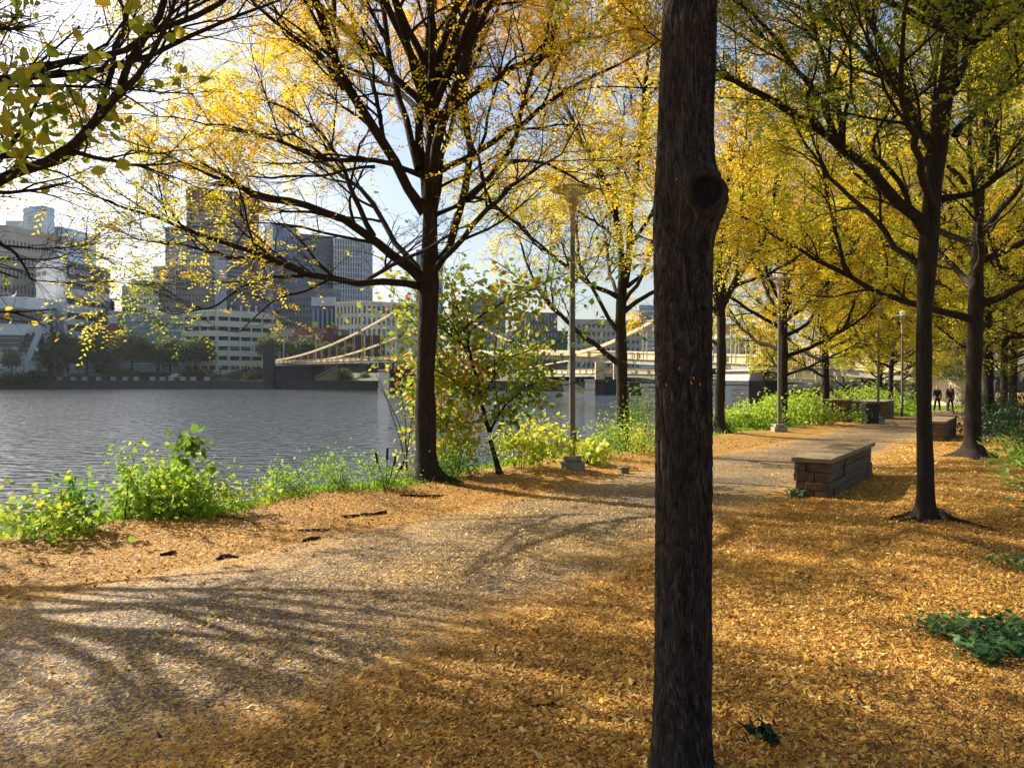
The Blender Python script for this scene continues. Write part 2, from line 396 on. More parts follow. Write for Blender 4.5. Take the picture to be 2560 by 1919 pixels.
for (x0,y0),(x1,y1) in zip(BANK[:-1], BANK[1:]):
    rows = [(0, 0.75), (6, 0.9), (22, 3.4), (2500, 4.0)]
    for (d0,z0),(d1,z1) in zip(rows[:-1], rows[1:]):
        fb.quad((x0,y0+d0,z0),(x1,y1+d0,z0),(x1,y1+d1,z1),(x0,y0+d1,z1))
tag(fb.build('far_bank', M_fbank), kind='structure')
# river wall and its blocks
M_rwall = simple('river_wall_stone', (0.05,0.05,0.045), 0.9, 0.3, 0.8, 0.3)
rw = MB()
for (x0,y0),(x1,y1) in zip(BANK[:-1], BANK[1:]):
    e = Vector((x1-x0, y1-y0)); L = e.length; e /= L
    rw.obox((x0,y0), e, (e.y,-e.x), 0, L, -0.6, 0.05, -4, 0.82)
tag(rw.build('river_wall', M_rwall), 'long dark stone river wall holding up the far bank below the city', 'wall')
def on_bank(px):
    for (x0,y0),(x1,y1) in zip(BANK[:-1], BANK[1:]):
        k = (px-1280)/F
        den = (x1-x0) - k*(y1-y0)
        q = (k*y0 - x0)/den
        if 0 <= q <= 1: return x0+q*(x1-x0), y0+q*(y1-y0)
blk = None
for px in (28,68,118,145,180,208,243,280,310,337,378,403,425,454,480,515):
    x, y = on_bank(px)
    if blk is None:
        b_ = MB(); b_.box(-0.85,0.85,-0.5,0.5,0,1.15); b_.box(-0.95,0.95,-0.6,0.6,1.15,1.3)
        blk = b_.build('seat_block', M_lconc)
        tag(blk, 'small pale square block, one of the row on top of the far river wall', 'block', 'pale blocks spaced along the far river wall')
        o = blk
    else:
        o = blk.copy(); COL.objects.link(o)
    o.location = (x, y+1.2, 0.76); o.rotation_euler = (0,0,-0.12)
# low terrace wall on the far bank
tw = MB(); a = P(145,922,302); b2 = P(262,926,298)
tw.hexa([(a.x,a.y,-1),(b2.x,b2.y,-1),(b2.x,b2.y+1,-1),(a.x,a.y+1,-1),(a.x,a.y,3.2),(b2.x,b2.y,3.2),(b2.x,b2.y+1,3.2),(a.x,a.y+1,3.2)])
tag(tw.build('terrace_wall', M_lconc), 'low tan terrace wall above the far river wall, below the white office block', 'wall')
tw = MB(); a = P(-20,925,303); b2 = P(143,930,300)
tw.hexa([(a.x,a.y,-1),(b2.x,b2.y,-1),(b2.x,b2.y+1,-1),(a.x,a.y+1,-1),(a.x,a.y,2.6),(b2.x,b2.y,2.6),(b2.x,b2.y+1,2.6),(a.x,a.y+1,2.6)])
tag(tw.build('terrace_wall', simple('brown_wall',(0.15,0.13,0.10))), 'low brown terrace wall at far left of the opposite bank', 'wall')
# hills beyond the bridges
M_hill = simple('hill_wood', (0.13,0.14,0.10), 0.95, 0.3, 0.02, 0)
hx = np.linspace(-100, 1500, 60); hv = []
H = MB()
def hh(x): return 26 + 18*math.sin(x/170.0) + 8*math.sin(x/47.0)
for x0, x1 in zip(hx[:-1], hx[1:]):
    H.quad((x0,900,0),(x1,900,0),(x1,1150,hh(x1)),(x0,1150,hh(x0)))
    H.quad((x0,1150,hh(x0)),(x1,1150,hh(x1)),(x1,1600,hh(x1)+10),(x0,1600,hh(x0)+10))
tag(H.build('hills', M_hill, smooth=True), kind='structure')

# ------------------------------------------------------------------ city across the river
def zpx(py, D): return CAMZ - (py - HOR)/F*D
def building(name, label, cat, vis, top, base, floors, cols, mats, sp=0.45, pf=0.3, back=22, prot=0.4, roofm=None,
             core_top=None, parapet=0.0, slant=None, ground_open=True, glaz='glazing', frame='wall'):
    """vis: [(px, D)...] visible corners left to right; top: py of the roof at the first corner; base: z of the foot."""
    V = [((px-1280)/F*D, D) for px, D in vis]
    z1 = zpx(top, vis[0][1]) ; z0 = base
    root = empty(name, (V[0][0], V[0][1], z0), label, cat)
    ox, oy = V[0]
    def loc(q): return (q[0]-ox, q[1]-oy)
    H = z1 - z0
    plan = [loc(v) for v in V] + [loc((V[-1][0]*(1+back/V[-1][1]), V[-1][1]+back)), loc((V[0][0]*(1+back/V[0][1]), V[0][1]+back))]
    core = MB(); core.prism(plan, 0, H-0.02); core.build(glaz, mats[1], root)
    fr = MB(); fh = H/floors
    for i in range(len(V)-1):
        a = Vector(loc(V[i])); b = Vector(loc(V[i+1])); e = b-a; L = e.length; e /= L; n = (e.y, -e.x)
        c = cols[i] if isinstance(cols, (list, tuple)) else cols
        dz = 0.013*i
        for j in range(floors):
            s0 = j*fh + (fh*(1-sp) if sp < 1 else 0)
            fr.obox(a, e, n, -prot if i == 0 else 0.0, L+prot, 0.0, prot+dz, s0+dz, (j+1)*fh+dz)
        if c == 0:
            fr.obox(a, e, n, 0, L, 0, prot+0.05+dz, 0, H-0.03)
        elif c > 0:
            pw = L/c*pf
            for k in range(c+1):
                x = L*k/c
                fr.obox(a, e, n, max(x-pw/2, -prot*0.9), min(x+pw/2, L+prot*0.9), 0.01, prot-0.06+dz, 0, H-0.04)
        if parapet:
            fr.obox(a, e, n, -prot*1.5, L+prot*1.5, -0.02, prot*1.7+dz, H-parapet+dz, H+parapet*0.2+dz)
    fr.build(frame, mats[0], root)
    rf = MB(); rf.prism([(x, y+0.01) for x, y in plan], H, H+0.35); rf.build('roof', roofm or mats[0], root)
    return root, H
def rooftop(root, H, x0, x1, y0, y1, h, m, name='roof_house'):
    mb = MB(); mb.box(x0, x1, y0, y1, H+0.34, H+h); mb.build(name, m, root)

def wallm(name, col, var=0.1): return simple(name, col, 0.85, var, 0.25, 0.1)
C_white = wallm('white_concrete', (0.74,0.74,0.71)); C_cream = wallm('cream_stone', (0.70,0.65,0.52))
C_beige = wallm('beige_brick', (0.46,0.41,0.33)); C_grey = wallm('grey_stone', (0.27,0.27,0.29))
C_dgrey = wallm('dark_grey_stone', (0.13,0.14,0.165)); C_gran = wallm('red_granite', (0.27,0.12,0.12))
C_brick = wallm('red_brick', (0.36,0.10,0.07)); C_dbrick = wallm('dark_brick', (0.07,0.035,0.035))
C_gar = wallm('garage_concrete', (0.62,0.59,0.46)); C_blue = wallm('pale_blue_panel', (0.60,0.72,0.86), 0.05)
C_lgrey = wallm('light_grey_stone', (0.52,0.54,0.57)); C_slate = wallm('slate', (0.16,0.19,0.24))
M_sign = simple('white_letters', (0.7,0.7,0.7), 0.5, 0.02, 1, 0)

def text_mesh(body, size, depth):
    cu = bpy.data.curves.new('letters', 'FONT'); cu.body = body; cu.size = size; cu.extrude = depth; cu.align_x = 'LEFT'
    o = bpy.data.objects.new('letters', cu); COL.objects.link(o)
    dg = bpy.context.evaluated_depsgraph_get(); dg.update()
    me = bpy.data.meshes.new_from_object(o.evaluated_get(dg))
    bpy.data.objects.remove(o)
    return me
def sign(body, root, p, ang, size, name='sign_lettering'):
    me = text_mesh(body, size, 0.06); me.materials.clear(); me.materials.append(M_sign)
    o = link(name, me, root); o.location = p; o.rotation_euler = (R(90), 0, ang); return o

# pale blue glass tower (three stepped masses = one building)
t0, H = building('glass_tower', 'tall pale blue stepped office tower at far left of the skyline', 'tower', [(62,500),(107,492),(136,500)], 522, 0, 26, [0,0], (C_blue, M_bglass), sp=0.6)
for k, (x0, x1, top, D) in enumerate(((16,62,552,503),(136,156,567,506))):
    mb = MB(); a = P(x0, top, D); b = P(x1, top+ (0 if k == 0 else 4), D)
    mb.prism([(a.x-t0.location.x, D-500), (b.x-t0.location.x, D-500), (b.x-t0.location.x+6, D-470), (a.x-t0.location.x, D-470)], 0, a.z)
    mb.build('wing', C_blue, t0)
mb = MB(); aa = P(62,522,500); bb = P(107,522,492); e = Vector((bb.x-aa.x, bb.y-aa.y)); L = e.length; e /= L
for k in range(9):
    z = zpx(543+8.2*k, 496); mb.obox((0,0), e, (e.y,-e.x), L*0.25, L-0.3, 0.4, 0.6, z-0.55, z+0.55)
mb.build('window_band', M_bglass, t0)
# old cream block with heavy cornice
t1, H = building('cornice_building', 'old beige stone building with a heavy projecting cornice below the pale blue tower', 'building', [(0,322),(30,324),(95,336),(135,343)], 580, 0, 10, [3,7,6], (C_beige, M_glass), sp=0.5, pf=0.55)
mb = MB()
V = [((px-1280)/F*D - t1.location.x, D - t1.location.y) for px, D in [(0,322),(30,324),(95,336),(135,343)]]
for k, (dd, hh_) in enumerate(((0.9,0.8),(1.7,0.7),(2.3,0.5))):
    mb.prism([(V[0][0]-dd,V[0][1]-dd),(V[1][0],V[1][1]-dd),(V[2][0],V[2][1]-dd),(V[3][0]+dd,V[3][1]-dd),(V[3][0]+dd,V[3][1]+20),(V[0][0]-dd,V[0][1]+20)], H+0.4+k*0.75, H+1.15+k*0.75)
mb.build('cornice', C_beige, t1)
# white office block with dark glazed top
t2, H = building('office_block', 'white concrete office block with dark glazed top storey and sign reading 4moms', 'building', [(95,307),(145,301),(163,300),(272,325)], 657.5, 1.0, 7, [0,0,0], (C_white, M_glass), sp=0.5, prot=0.5)
a = Vector(((163-1280)/F*300 - t2.location.x, 300-307)); b = Vector(((272-1280)/F*325 - t2.location.x, 325-307))
e = (b-a); L = e.length; e /= L; n = (e.y, -e.x); ang = math.atan2(e.y, e.x)
gl = MB(); ban = MB(); mu = MB()
zt = H
gl.obox(a, e, n, 0.4, L, 0.5, 0.9, zt-6.6, zt-0.3)                    # dark glazed top
for k in range(12): gl.obox(a, e, n, 0.4+k*(L-0.6)/11, 0.6+k*(L-0.6)/11, 0.9, 1.0, zt-6.6, zt-0.5, 1)
for z, x1 in ((zt-10.2, L), (zt-16.2, L-3.2), (zt-21.7, L-5.6), (zt-26.2, L-9.5), (zt-31.2, L-13)):
    gl.obox(a, e, n, 0.4, x1, 0.5, 0.62, z, z+2.3)
    for k in range(9): gl.obox(a, e, n, 0.5+k*(x1-0.8)/8, 0.72+k*(x1-0.8)/8, 0.62, 0.7, z, z+2.3, 1)
gl.build('window_band', [M_glass, C_slate], t2)
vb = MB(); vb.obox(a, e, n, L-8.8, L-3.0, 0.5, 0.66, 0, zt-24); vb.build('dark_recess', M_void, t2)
bx = MB(); bx.obox(a, e, n, L-3.0, L+0.2, 0.5, 0.8, zt-17.5, zt-13); bx.build('blue_panel', simple('blue_panel',(0.07,0.16,0.27)), t2)
sp_ = a + e*(0.9) ; sx = t2
bd = MB(); bd.obox(a, e, n, 1.0, 4.2, 1.0, 1.12, zt-4.9, zt-2.5)
bd.build('sign_badge', M_sign, t2, bevel=0.05)
o = sign('4', t2, (a.x+e.x*1.7+n[0]*1.2, a.y+e.y*1.7+n[1]*1.2, zt-4.7), ang, 2.7); o.data.materials.clear(); o.data.materials.append(C_slate)
sign('moms', t2, (a.x+e.x*4.6+n[0]*1.1, a.y+e.y*4.6+n[1]*1.1, zt-4.6), ang, 3.3)
wl = MB(); aL = Vector((0,0)); bL = Vector(((145-1280)/F*301 - t2.location.x, 301-307)); e2 = bL-aL; L2 = e2.length; e2/=L2; n2=(e2.y,-e2.x)
for x0 in (0.6, 4.0): wl.obox(aL, e2, n2, x0, x0+2.3, 0.5, 0.75, H-5.2, H-3.6)
wl.build('window', M_glass, t2)
# convention hall with slanting props
t3, H = building('convention_hall', 'long white hall with two glazed storeys and a slanting concrete prop at far left', 'hall', [(-160,276),(60,280),(118,286)], 742, 2, 3, [0,0], (C_white, M_glass), sp=0.5, back=16, prot=0.8)
mb = MB()
Vh = [((px-1280)/F*D - t3.location.x, D - 276) for px, D in ((-160,276),(60,280),(118,286))]
for i in (0,1):
    a = Vector(Vh[i]); b = Vector(Vh[i+1]); e = b-a; L = e.length; e/=L; n=(e.y,-e.x)
    for zb, hh_ in ((H-9.0,5.2),(H-19.0,6.0)):
        mb.obox(a, e, n, 0 if i==0 else -0.4, L-(0 if i==0 else 1.5), 0.8, 1.15, zb, zb+hh_)
mb.build('glazing_band', M_glass, t3)
rl = MB()
for i in (0,1):
    a = Vector(Vh[i]); b = Vector(Vh[i+1]); e = b-a; L = e.length; e/=L; n=(e.y,-e.x)
    for zb in (H-7.6,H-6.0,H-17.5,H-15.8,H-14.2): rl.obox(a, e, n, 0, L-1.0, 1.15, 1.3, zb, zb+0.14)
rl.build('glazing_rail', C_lgrey, t3)
pr = MB()
def rel(v, r): return (v.x-r.location.x, v.y-r.location.y, v.z-r.location.z)
pr.bar(rel(P(134,752,279), t3), rel(P(64,912,276), t3), 1.6, 1.8)
pr.bar(rel(P(36,868,276), t3), rel(P(48,908,275), t3), 1.2, 0.9)
pr.bar(rel(P(28,880,276), t3), rel(P(14,908,275), t3), 1.0, 0.8)
pr.build('slanted_prop', C_lgrey, t3)
# red stair frame building between hall and office
t, H = building('stair_tower', 'narrow pale building with dark red landings between the white hall and the office block', 'building', [(98,292),(136,292)], 770, 2, 5, [2], (C_lgrey, M_void), sp=0.2, pf=0.3)
for k in range(4):
    mb = MB(); mb.box(0.3, 5.2, -0.9, -0.5, 4+k*4.6, 4.45+k*4.6); mb.build('landing', C_brick, t)
# brick and glass pavilion
t, H = building('brick_pavilion', 'dark red brick building with white grille right of the office block', 'building', [(248,312),(273,306),(297,309)], 781, 1, 4, [0,0], (C_brick, M_glass), sp=0.5)
mb = MB(); a0 = (273-1280)/F*306 - t.location.x
mb.box(a0+0.1, a0+3.4, -6.6-0.05, -6.3, H-5, H+0.1)
for k in range(7): mb.box(a0+0.1+k*0.5, a0+0.2+k*0.5, -6.8, -6.64, H-5, H+0.1)
mb.build('grille', C_white, t)
mb = MB(); mb.box(a0+1.4, a0+2.7, -6.75, -6.3, H-13, H-11.2); mb.build('window', C_slate, t)
t, H = building('brick_chimney_house', 'slim dark brick building with pale cornice peeping over the red brick pavilion', 'building', [(272,345),(285,345)], 752, 0, 1, [0], (C_dbrick, M_void), back=5)
rooftop(t, H, -0.6, 3.2, -0.6, 4, 1.0, C_cream, 'cornice')
t, H = building('glass_pavilion', 'teal glass walled building between the brick pavilion and the parking garage', 'building', [(296,318),(360,322),(392,330)], 782, 1, 4, [9,5], (C_lgrey, M_tglass), sp=0.07, pf=0.06, prot=0.15)
t, H = building('banded_annex', 'low red and white banded building behind the teal glass building', 'building', [(372,345),(392,345)], 770, 0, 8, [0], (C_lgrey, C_gran), sp=0.5)
t, H = building('glass_annex', 'small light teal glass building left of the parking garage', 'building', [(392,335),(462,335)], 783, 1, 4, [7], (C_white, M_tglass), sp=0.1, pf=0.08, prot=0.15)
t, H = building('midrise_block', 'cream mid-rise with rows of dark windows behind the teal glass building', 'building', [(307,372),(396,378)], 716, 0, 11, [12], (C_cream, M_glass), sp=0.36, pf=0.34, prot=0.3, parapet=0.6)
rooftop(t, H, 3, 11, 2, 14, 3.0, C_cream)
# big old beige hotel (stepped)
t, H = building('hotel_tower', 'broad old beige brick tower full of small windows below the red granite tower', 'building', [(430,400),(545,404)], 640, 0, 22, [14], (C_beige, M_glass), sp=0.6, pf=0.55, prot=0.25, parapet=0.8)
t, H = building('hotel_wing', 'lower beige brick wing at the left of the broad old beige tower', 'building', [(385,388),(440,384)], 668, 0, 19, [7], (C_beige, M_glass), sp=0.6, pf=0.6, prot=0.25, parapet=0.6)
t, H = building('slab_block', 'narrow pale grey slab without windows right of the old beige tower', 'building', [(541,392),(566,392)], 652, 0, 1, [0], (C_lgrey, M_void))
t, H = building('striped_block', 'dark block with white vertical strips behind the parking garage', 'building', [(598,385),(648,388)], 690, 0, 14, [6], (C_dgrey, M_glass), sp=0.15, pf=0.5, prot=0.3)
mb = MB()
for k in range(3): mb.box(0.8+k*3.6, 1.7+k*3.6, -0.9, -0.3, 0, H*0.72)
mb.build('white_strip', C_white, t)
t, H = building('stone_block', 'grey stone block with small windows between slab and striped block', 'building', [(566,396),(600,396)], 700, 0, 14, [5], (C_grey, M_glass), sp=0.55, pf=0.5, prot=0.3)
# red granite tower
t, H = building('granite_tower', 'tall dark red granite tower with ribbon windows and a white sign near its top', 'tower', [(468,480),(628,498),(647,506)], 500, 0, 42, [26,0], (C_gran, C_lgrey), sp=0.42, pf=0.14, prot=0.35)
xs = [((px-1280)/F*D - t.location.x, D-480) for px, D in ((468,480),(628,498),(647,506))]
e = (Vector(xs[1])-Vector(xs[0])); ang = math.atan2(e.y, e.x); e.normalize()
zt2 = zpx(465,480)
mb = MB(); q = [(xs[0][0]-0.3,xs[0][1]-0.4),(xs[1][0]+0.3,xs[1][1]-0.4),(xs[2][0]+0.4,xs[2][1]),(xs[2][0],xs[2][1]+20),(xs[0][0],xs[0][1]+20)]
mb.prism(q, H+0.35, zt2-2.4)
q2 = [(xs[0][0]+0.3,xs[0][1]+0.4),(xs[1][0]-2,xs[1][1]+1),(xs[2][0]-3.4,xs[2][1]+4),(xs[2][0]-3,xs[2][1]+16),(xs[0][0]+0.6,xs[0][1]+16)]
mb.prism(q2, zt2-2.4, zt2); mb.build('crown_storey', C_gran, t)
kx = Vector(xs[0]) + e*((541-468)/160*((Vector(xs[1])-Vector(xs[0])).length))
sign('K&L GATES', t, (kx.x+0.6, kx.y-1.2, zpx(489,488)), ang, 3.0)
t, H = building('blue_block', 'small blue grey glass block at the left foot of the granite tower', 'building', [(415,520),(470,520)], 570, 0, 20, [8], (C_slate, M_bglass), sp=0.2, pf=0.1)
t, H = building('slate_block', 'slate grey building with a sloping roof right of the granite tower', 'building', [(646,480),(668,480)], 622, 0, 8, [0], (C_slate, M_void))
mb = MB(); w = 22/F*480; mb.hexa([(0,0,H),(w,0,H),(w,14,H),(0,14,H),(0,0,H+7.5),(w,0,H+0.5),(w,14,H+0.5),(0,14,H+7.5)]); mb.build('sloping_roof', C_slate, t)
t, H = building('mirror_tower', 'blue mirror glass tower with dark left side right of the granite tower', 'tower', [(665,455),(684,448),(745,460)], 566, 0, 32, [0,9], (C_slate, M_bglass), sp=0.12, pf=0.06, prot=0.12)
t, H = building('dark_tower', 'dark grey tower with close rows of windows right of the mirror glass tower', 'tower', [(742,420),(838,430)], 585, 0, 28, [14], (C_dgrey, M_glass), sp=0.4, pf=0.3, prot=0.3)
t, H = building('ribbed_tower', 'light grey tower with tall vertical ribs beside the dark tower', 'tower', [(836,425),(906,432),(928,440)], 596, 0, 26, [11,4], (C_lgrey, M_glass), sp=0.15, pf=0.5, prot=0.7)
t, H = building('glazed_front_block', 'dark block with light glazed central bay in front of the dark tower', 'building', [(690,372),(790,366),(850,372)], 725, 0, 15, [12,8], (C_dgrey, M_glass), sp=0.45, pf=0.5, prot=0.3)
mb = MB(); x0 = (783-1280)/F*366 - t.location.x
for k in range(5): mb.box(x0+k*2.1, x0+1.0+k*2.1, -7.4, -6.9, 6, H-9)
mb.build('glazed_strip', M_bglass, t)
mb = MB(); mb.box(x0-0.6, x0+10.6, -7.2, -6.85, H-8, H-4); mb.build('light_band', C_lgrey, t)
# beige classical building
t, H = building('classical_building', 'cream stone building with tall arched windows behind the left end of the bridge', 'building', [(842,352),(905,346),(1056,360)], 757, 0, 7, [7,13], (C_cream, M_glass), sp=0.35, pf=0.5, prot=0.5, parapet=0.8)
t, H = building('pale_slim_tower', 'pale slim tower seen just behind the fork of the dark riverside tree', 'tower', [(1042,470),(1070,470),(1105,480)], 625, 0, 30, [3,4], (C_lgrey, M_bglass), sp=0.2, pf=0.3)
# low buildings by the bridge
t, H = building('brick_terrace_house', 'low brick house with cream trim and barred windows right of the parking garage', 'house', [(679,300),(737,302)], 823, 1, 3, [3], (C_beige, M_glass), sp=0.42, pf=0.35, prot=0.3, parapet=0.3)
t, H = building('red_brick_warehouse', 'plain red brick warehouse with a row of small square windows', 'building', [(736,302),(842,306)], 823, 1, 1, [0], (C_brick, M_void))
for k in range(5):
    x = (752+13*k-736)/F*303; mb = MB(); mb.box(x, x+0.55, -0.75+0.04*k*2, -0.2+0.04*k*2, H-3.1, H-2.3); mb.build('window', C_white, t)
rooftop(t, H, 11.4, 15.0, 1, 8, 1.6, C_brick)
t, H = building('dark_brick_building', 'dark brown brick building seen through the bridge cables', 'building', [(836,300),(960,306)], 839, 1, 3, [8], (C_dbrick, M_void), sp=0.7, pf=0.7, prot=0.2)
rooftop(t, H, -1.0, 3.6, 1, 8, 2.4, C_dgrey)
# parking garage
t, H = building('parking_garage', 'large cream concrete parking garage with long dark openings', 'parking garage', [(463,292),(543,288),(680,303)], 779, 1.0, 7, [4,5], (C_gar, M_void), sp=0.58, pf=0.10, prot=0.8)
# right of the near trees
t, H = building('window_block', 'dark grey block with white framed windows seen through the trees above the bridge', 'building', [(1293,300),(1391,304)], 782, 0, 9, [12], (C_dgrey, C_lgrey), sp=0.5, pf=0.6, prot=0.3)
t, H = building('white_low_block', 'small white windowed block left of the dark block above the bridge', 'building', [(1245,290),(1293,290)], 834, 0, 6, [8], (C_white, M_glass), sp=0.4, pf=0.5, prot=0.3)
t, H = building('blue_glass_block', 'small dark blue glass block right of the dark windowed block', 'building', [(1391,306),(1418,306)], 829, 0, 5, [4], (C_slate, M_bglass), sp=0.2, pf=0.15)
t, H = building('tan_block', 'tan stone block with paired windows behind the second riverside tree', 'building', [(1428,296),(1600,300)], 800, 0, 8, [14], (C_beige, M_glass), sp=0.5, pf=0.5, prot=0.3)
t, H = building('pale_far_tower', 'pale grey far tower just left of the near trunk', 'tower', [(1598,560),(1630,560),(1655,570)], 764, 0, 16, [6,4], (C_lgrey, M_bglass), sp=0.4, pf=0.3)
t, H = building('grey_tall_block', 'grey tall block hidden behind the yellow leaves above the bridge', 'building', [(1160,420),(1262,425)], 745, 0, 16, [12], (C_grey, M_glass), sp=0.4, pf=0.4)
t, H = building('yellow_block', 'cream block with blue windows right of the near trunk above the bridge', 'building', [(1745,300),(1860,305)], 846, 0, 6, [8], (C_cream, M_bglass), sp=0.5, pf=0.5)
t, H = building('navy_block', 'navy blue windowed block right of the cream block above the bridge', 'building', [(1862,300),(1950,305)], 850, 0, 6, [8], (C_slate, M_bglass), sp=0.4, pf=0.3)

# ------------------------------------------------------------------ bridges
def vmid(a, b, q): return a + (b-a)*q
def bridge(label, pts, width, towers, cols_rail, name='road_bridge', cables=True, hc=1.0, hg=0.8):
    """pts: (x, y, z_top_of_rail) along the near edge of the deck"""
    root = empty(name, (pts[0][0], pts[0][1], 0), label, 'bridge')
    ox, oy = pts[0][0], pts[0][1]
    Pq = [Vector((x-ox, y-oy, z)) for x, y, z in pts]
    fine = []
    for a, b in zip(Pq[:-1], Pq[1:]):
        n = max(2, int((b-a).length/4))
        fine += [vmid(a, b, k/n) for k in range(n)]
    fine.append(Pq[-1])
    def side(i):
        a = fine[max(0,i-1)]; b = fine[min(len(fine)-1,i+1)]; d = (b-a); d.z = 0; d.normalize(); return Vector((-d.y, d.x, 0))
    def sgn(v): return v if v.y*0 + v.dot(Vector((ox, oy, 0)).normalized()) > -9 else v
    sw = width
    slab = MB()
    z = lambda v, h: (v.x, v.y, v.z-h)
    for off in (0.0, sw-0.3):
        par = MB(); gir = MB(); rail = MB(); lrail = MB()
        for i in range(len(fine)-1):
            a, b = fine[i], fine[i+1]; s0, s1 = side(i), side(i+1)
            A, B = a+s0*off, b+s1*off; A2, B2 = a+s0*(off+0.3), b+s1*(off+0.3)
            par.hexa([z(A,hc),z(B,hc),z(B2,hc),z(A2,hc),z(A,0.12),z(B,0.12),z(B2,0.12),z(A2,0.12)])
            A, B = a+s0*(off-0.12), b+s1*(off-0.12); A2, B2 = a+s0*(off+0.42), b+s1*(off+0.42)
            rail.hexa([z(A,0.12),z(B,0.12),z(B2,0.12),z(A2,0.12),z(A,0),z(B,0),z(B2,0),z(A2,0)])
            lrail.hexa([z(A,hc+0.12),z(B,hc+0.12),z(B2,hc+0.12),z(A2,hc+0.12),z(A,hc),z(B,hc),z(B2,hc),z(A2,hc)])
            A, B = a+s0*(off+0.1), b+s1*(off+0.1); A2, B2 = a+s0*(off+0.5), b+s1*(off+0.5)
            gir.hexa([z(A,hc+0.12+hg),z(B,hc+0.12+hg),z(B2,hc+0.12+hg),z(A2,hc+0.12+hg),z(A,hc+0.12),z(B,hc+0.12),z(B2,hc+0.12),z(A2,hc+0.12)])
            c = a + s0*(off-0.16) if off == 0 else a + s0*(off+0.46)
            par.box(c.x-0.09, c.x+0.09, c.y-0.09, c.y+0.09, c.z-hc-0.1, c.z+0.02)
        par.build('parapet', cols_rail, root); rail.build('rail', cols_rail, root); lrail.build('ledge', cols_rail, root); gir.build('girder', M_girder, root)
    for i in range(len(fine)-1):
        a, b = fine[i], fine[i+1]; s0, s1 = side(i), side(i+1)
        A, B, A2, B2 = a+s0*0.3, b+s1*0.3, a+s0*(sw-0.3), b+s1*(sw-0.3)
        slab.hexa([z(A,hc+0.35),z(B,hc+0.35),z(B2,hc+0.35),z(A2,hc+0.35),z(A,hc-0.05),z(B,hc-0.05),z(B2,hc-0.05),z(A2,hc-0.05)])
    slab.build('deck', M_conc, root)
    return root, fine, side
b1pts = [(-92,285,7.6),(-78,268,7.5),(-26,195,7.05),(4,126,6.1),(24,80,3.85),(29.5,69.5,3.2),(31.8,63.4,2.8)]
br, fine, side = bridge('long beige suspension bridge crossing the river behind the trees', b1pts, 12.0, None, M_steel, name='suspension_bridge', hc=0.75, hg=0.6)
ox, oy = b1pts[0][0], b1pts[0][1]
def deck_at(q):      # q = index along b1pts as float
    i = min(int(q), len(b1pts)-2); f = q-i
    a = Vector(b1pts[i]); b = Vector(b1pts[i+1]); p = vmid(a, b, f); d = b-a; d.z = 0; d.normalize()
    return p - Vector((ox, oy, 0)), Vector((-d.y, d.x, 0))
def tower(q, top):
    p, s = deck_at(q)
    for off in (-0.9, 12.9):
        mb = MB(); c = p + s*off
        mb.box(c.x-1.3, c.x+1.3, c.y-1.1, c.y+1.1, p.z-3.4, p.z-1); mb.box(c.x-1.1, c.x+1.1, c.y-0.9, c.y+0.9, p.z-1, top-3)
        mb.box(c.x-0.9, c.x+0.9, c.y-0.7, c.y+0.7, top-3, top); mb.box(c.x-1.2, c.x+1.2, c.y-1.0, c.y+1.0, top, top+0.5)
        mb.build('tower_leg', M_steel, br, bevel=0.08)
    mb = MB(); a = p+s*-0.9; b = p+s*12.9
    for z in (top-2.2, top-7): mb.bar((a.x,a.y,z),(b.x,b.y,z),0.9,1.2)
    mb.build('cross_beam', M_steel, br)
tower(2.0, 19.0); tower(3.75, 9.6)
cabs = [((1.0,7.6),(2.0,18.8)), ((2.0,18.8),(3.75,9.4)), ((3.75,9.4),(4.9,3.6))]
for off in (-0.9, 12.9):
    for (q0,z0),(q1,z1) in cabs:
        cm = MB()
        main = q1-q0 > 1.4
        prev = None; n = 16
        for k in range(n+1):
            f = k/n; q = q0+(q1-q0)*f; p, s = deck_at(q); c = p + s*off
            sag = (9.0 if main else (2.2 if q0 < 2 else .6))*4*f*(1-f)
            z = z0+(z1-z0)*f - sag
            z = max(z, p.z-0.2)
            cur = Vector((c.x, c.y, z))
            if prev is not None: cm.bar(prev, cur, 0.40, 0.55 if not main else 0.42)
            if k % 1 == 0 and z > p.z+0.6:
                hg_ = MB(); hg_.bar((c.x-0.22,c.y,p.z-0.8),(c.x-0.22,c.y,z),0.12,0.12); hg_.bar((c.x+0.22,c.y,p.z-0.8),(c.x+0.22,c.y,z),0.12,0.12); hg_.bar((c.x-0.3,c.y,z-0.4),(c.x+0.3,c.y,z-0.4),0.12,0.12); hg_.build('hanger', M_steel, br)
            prev = cur
        cm.build('cable', M_steel, br)
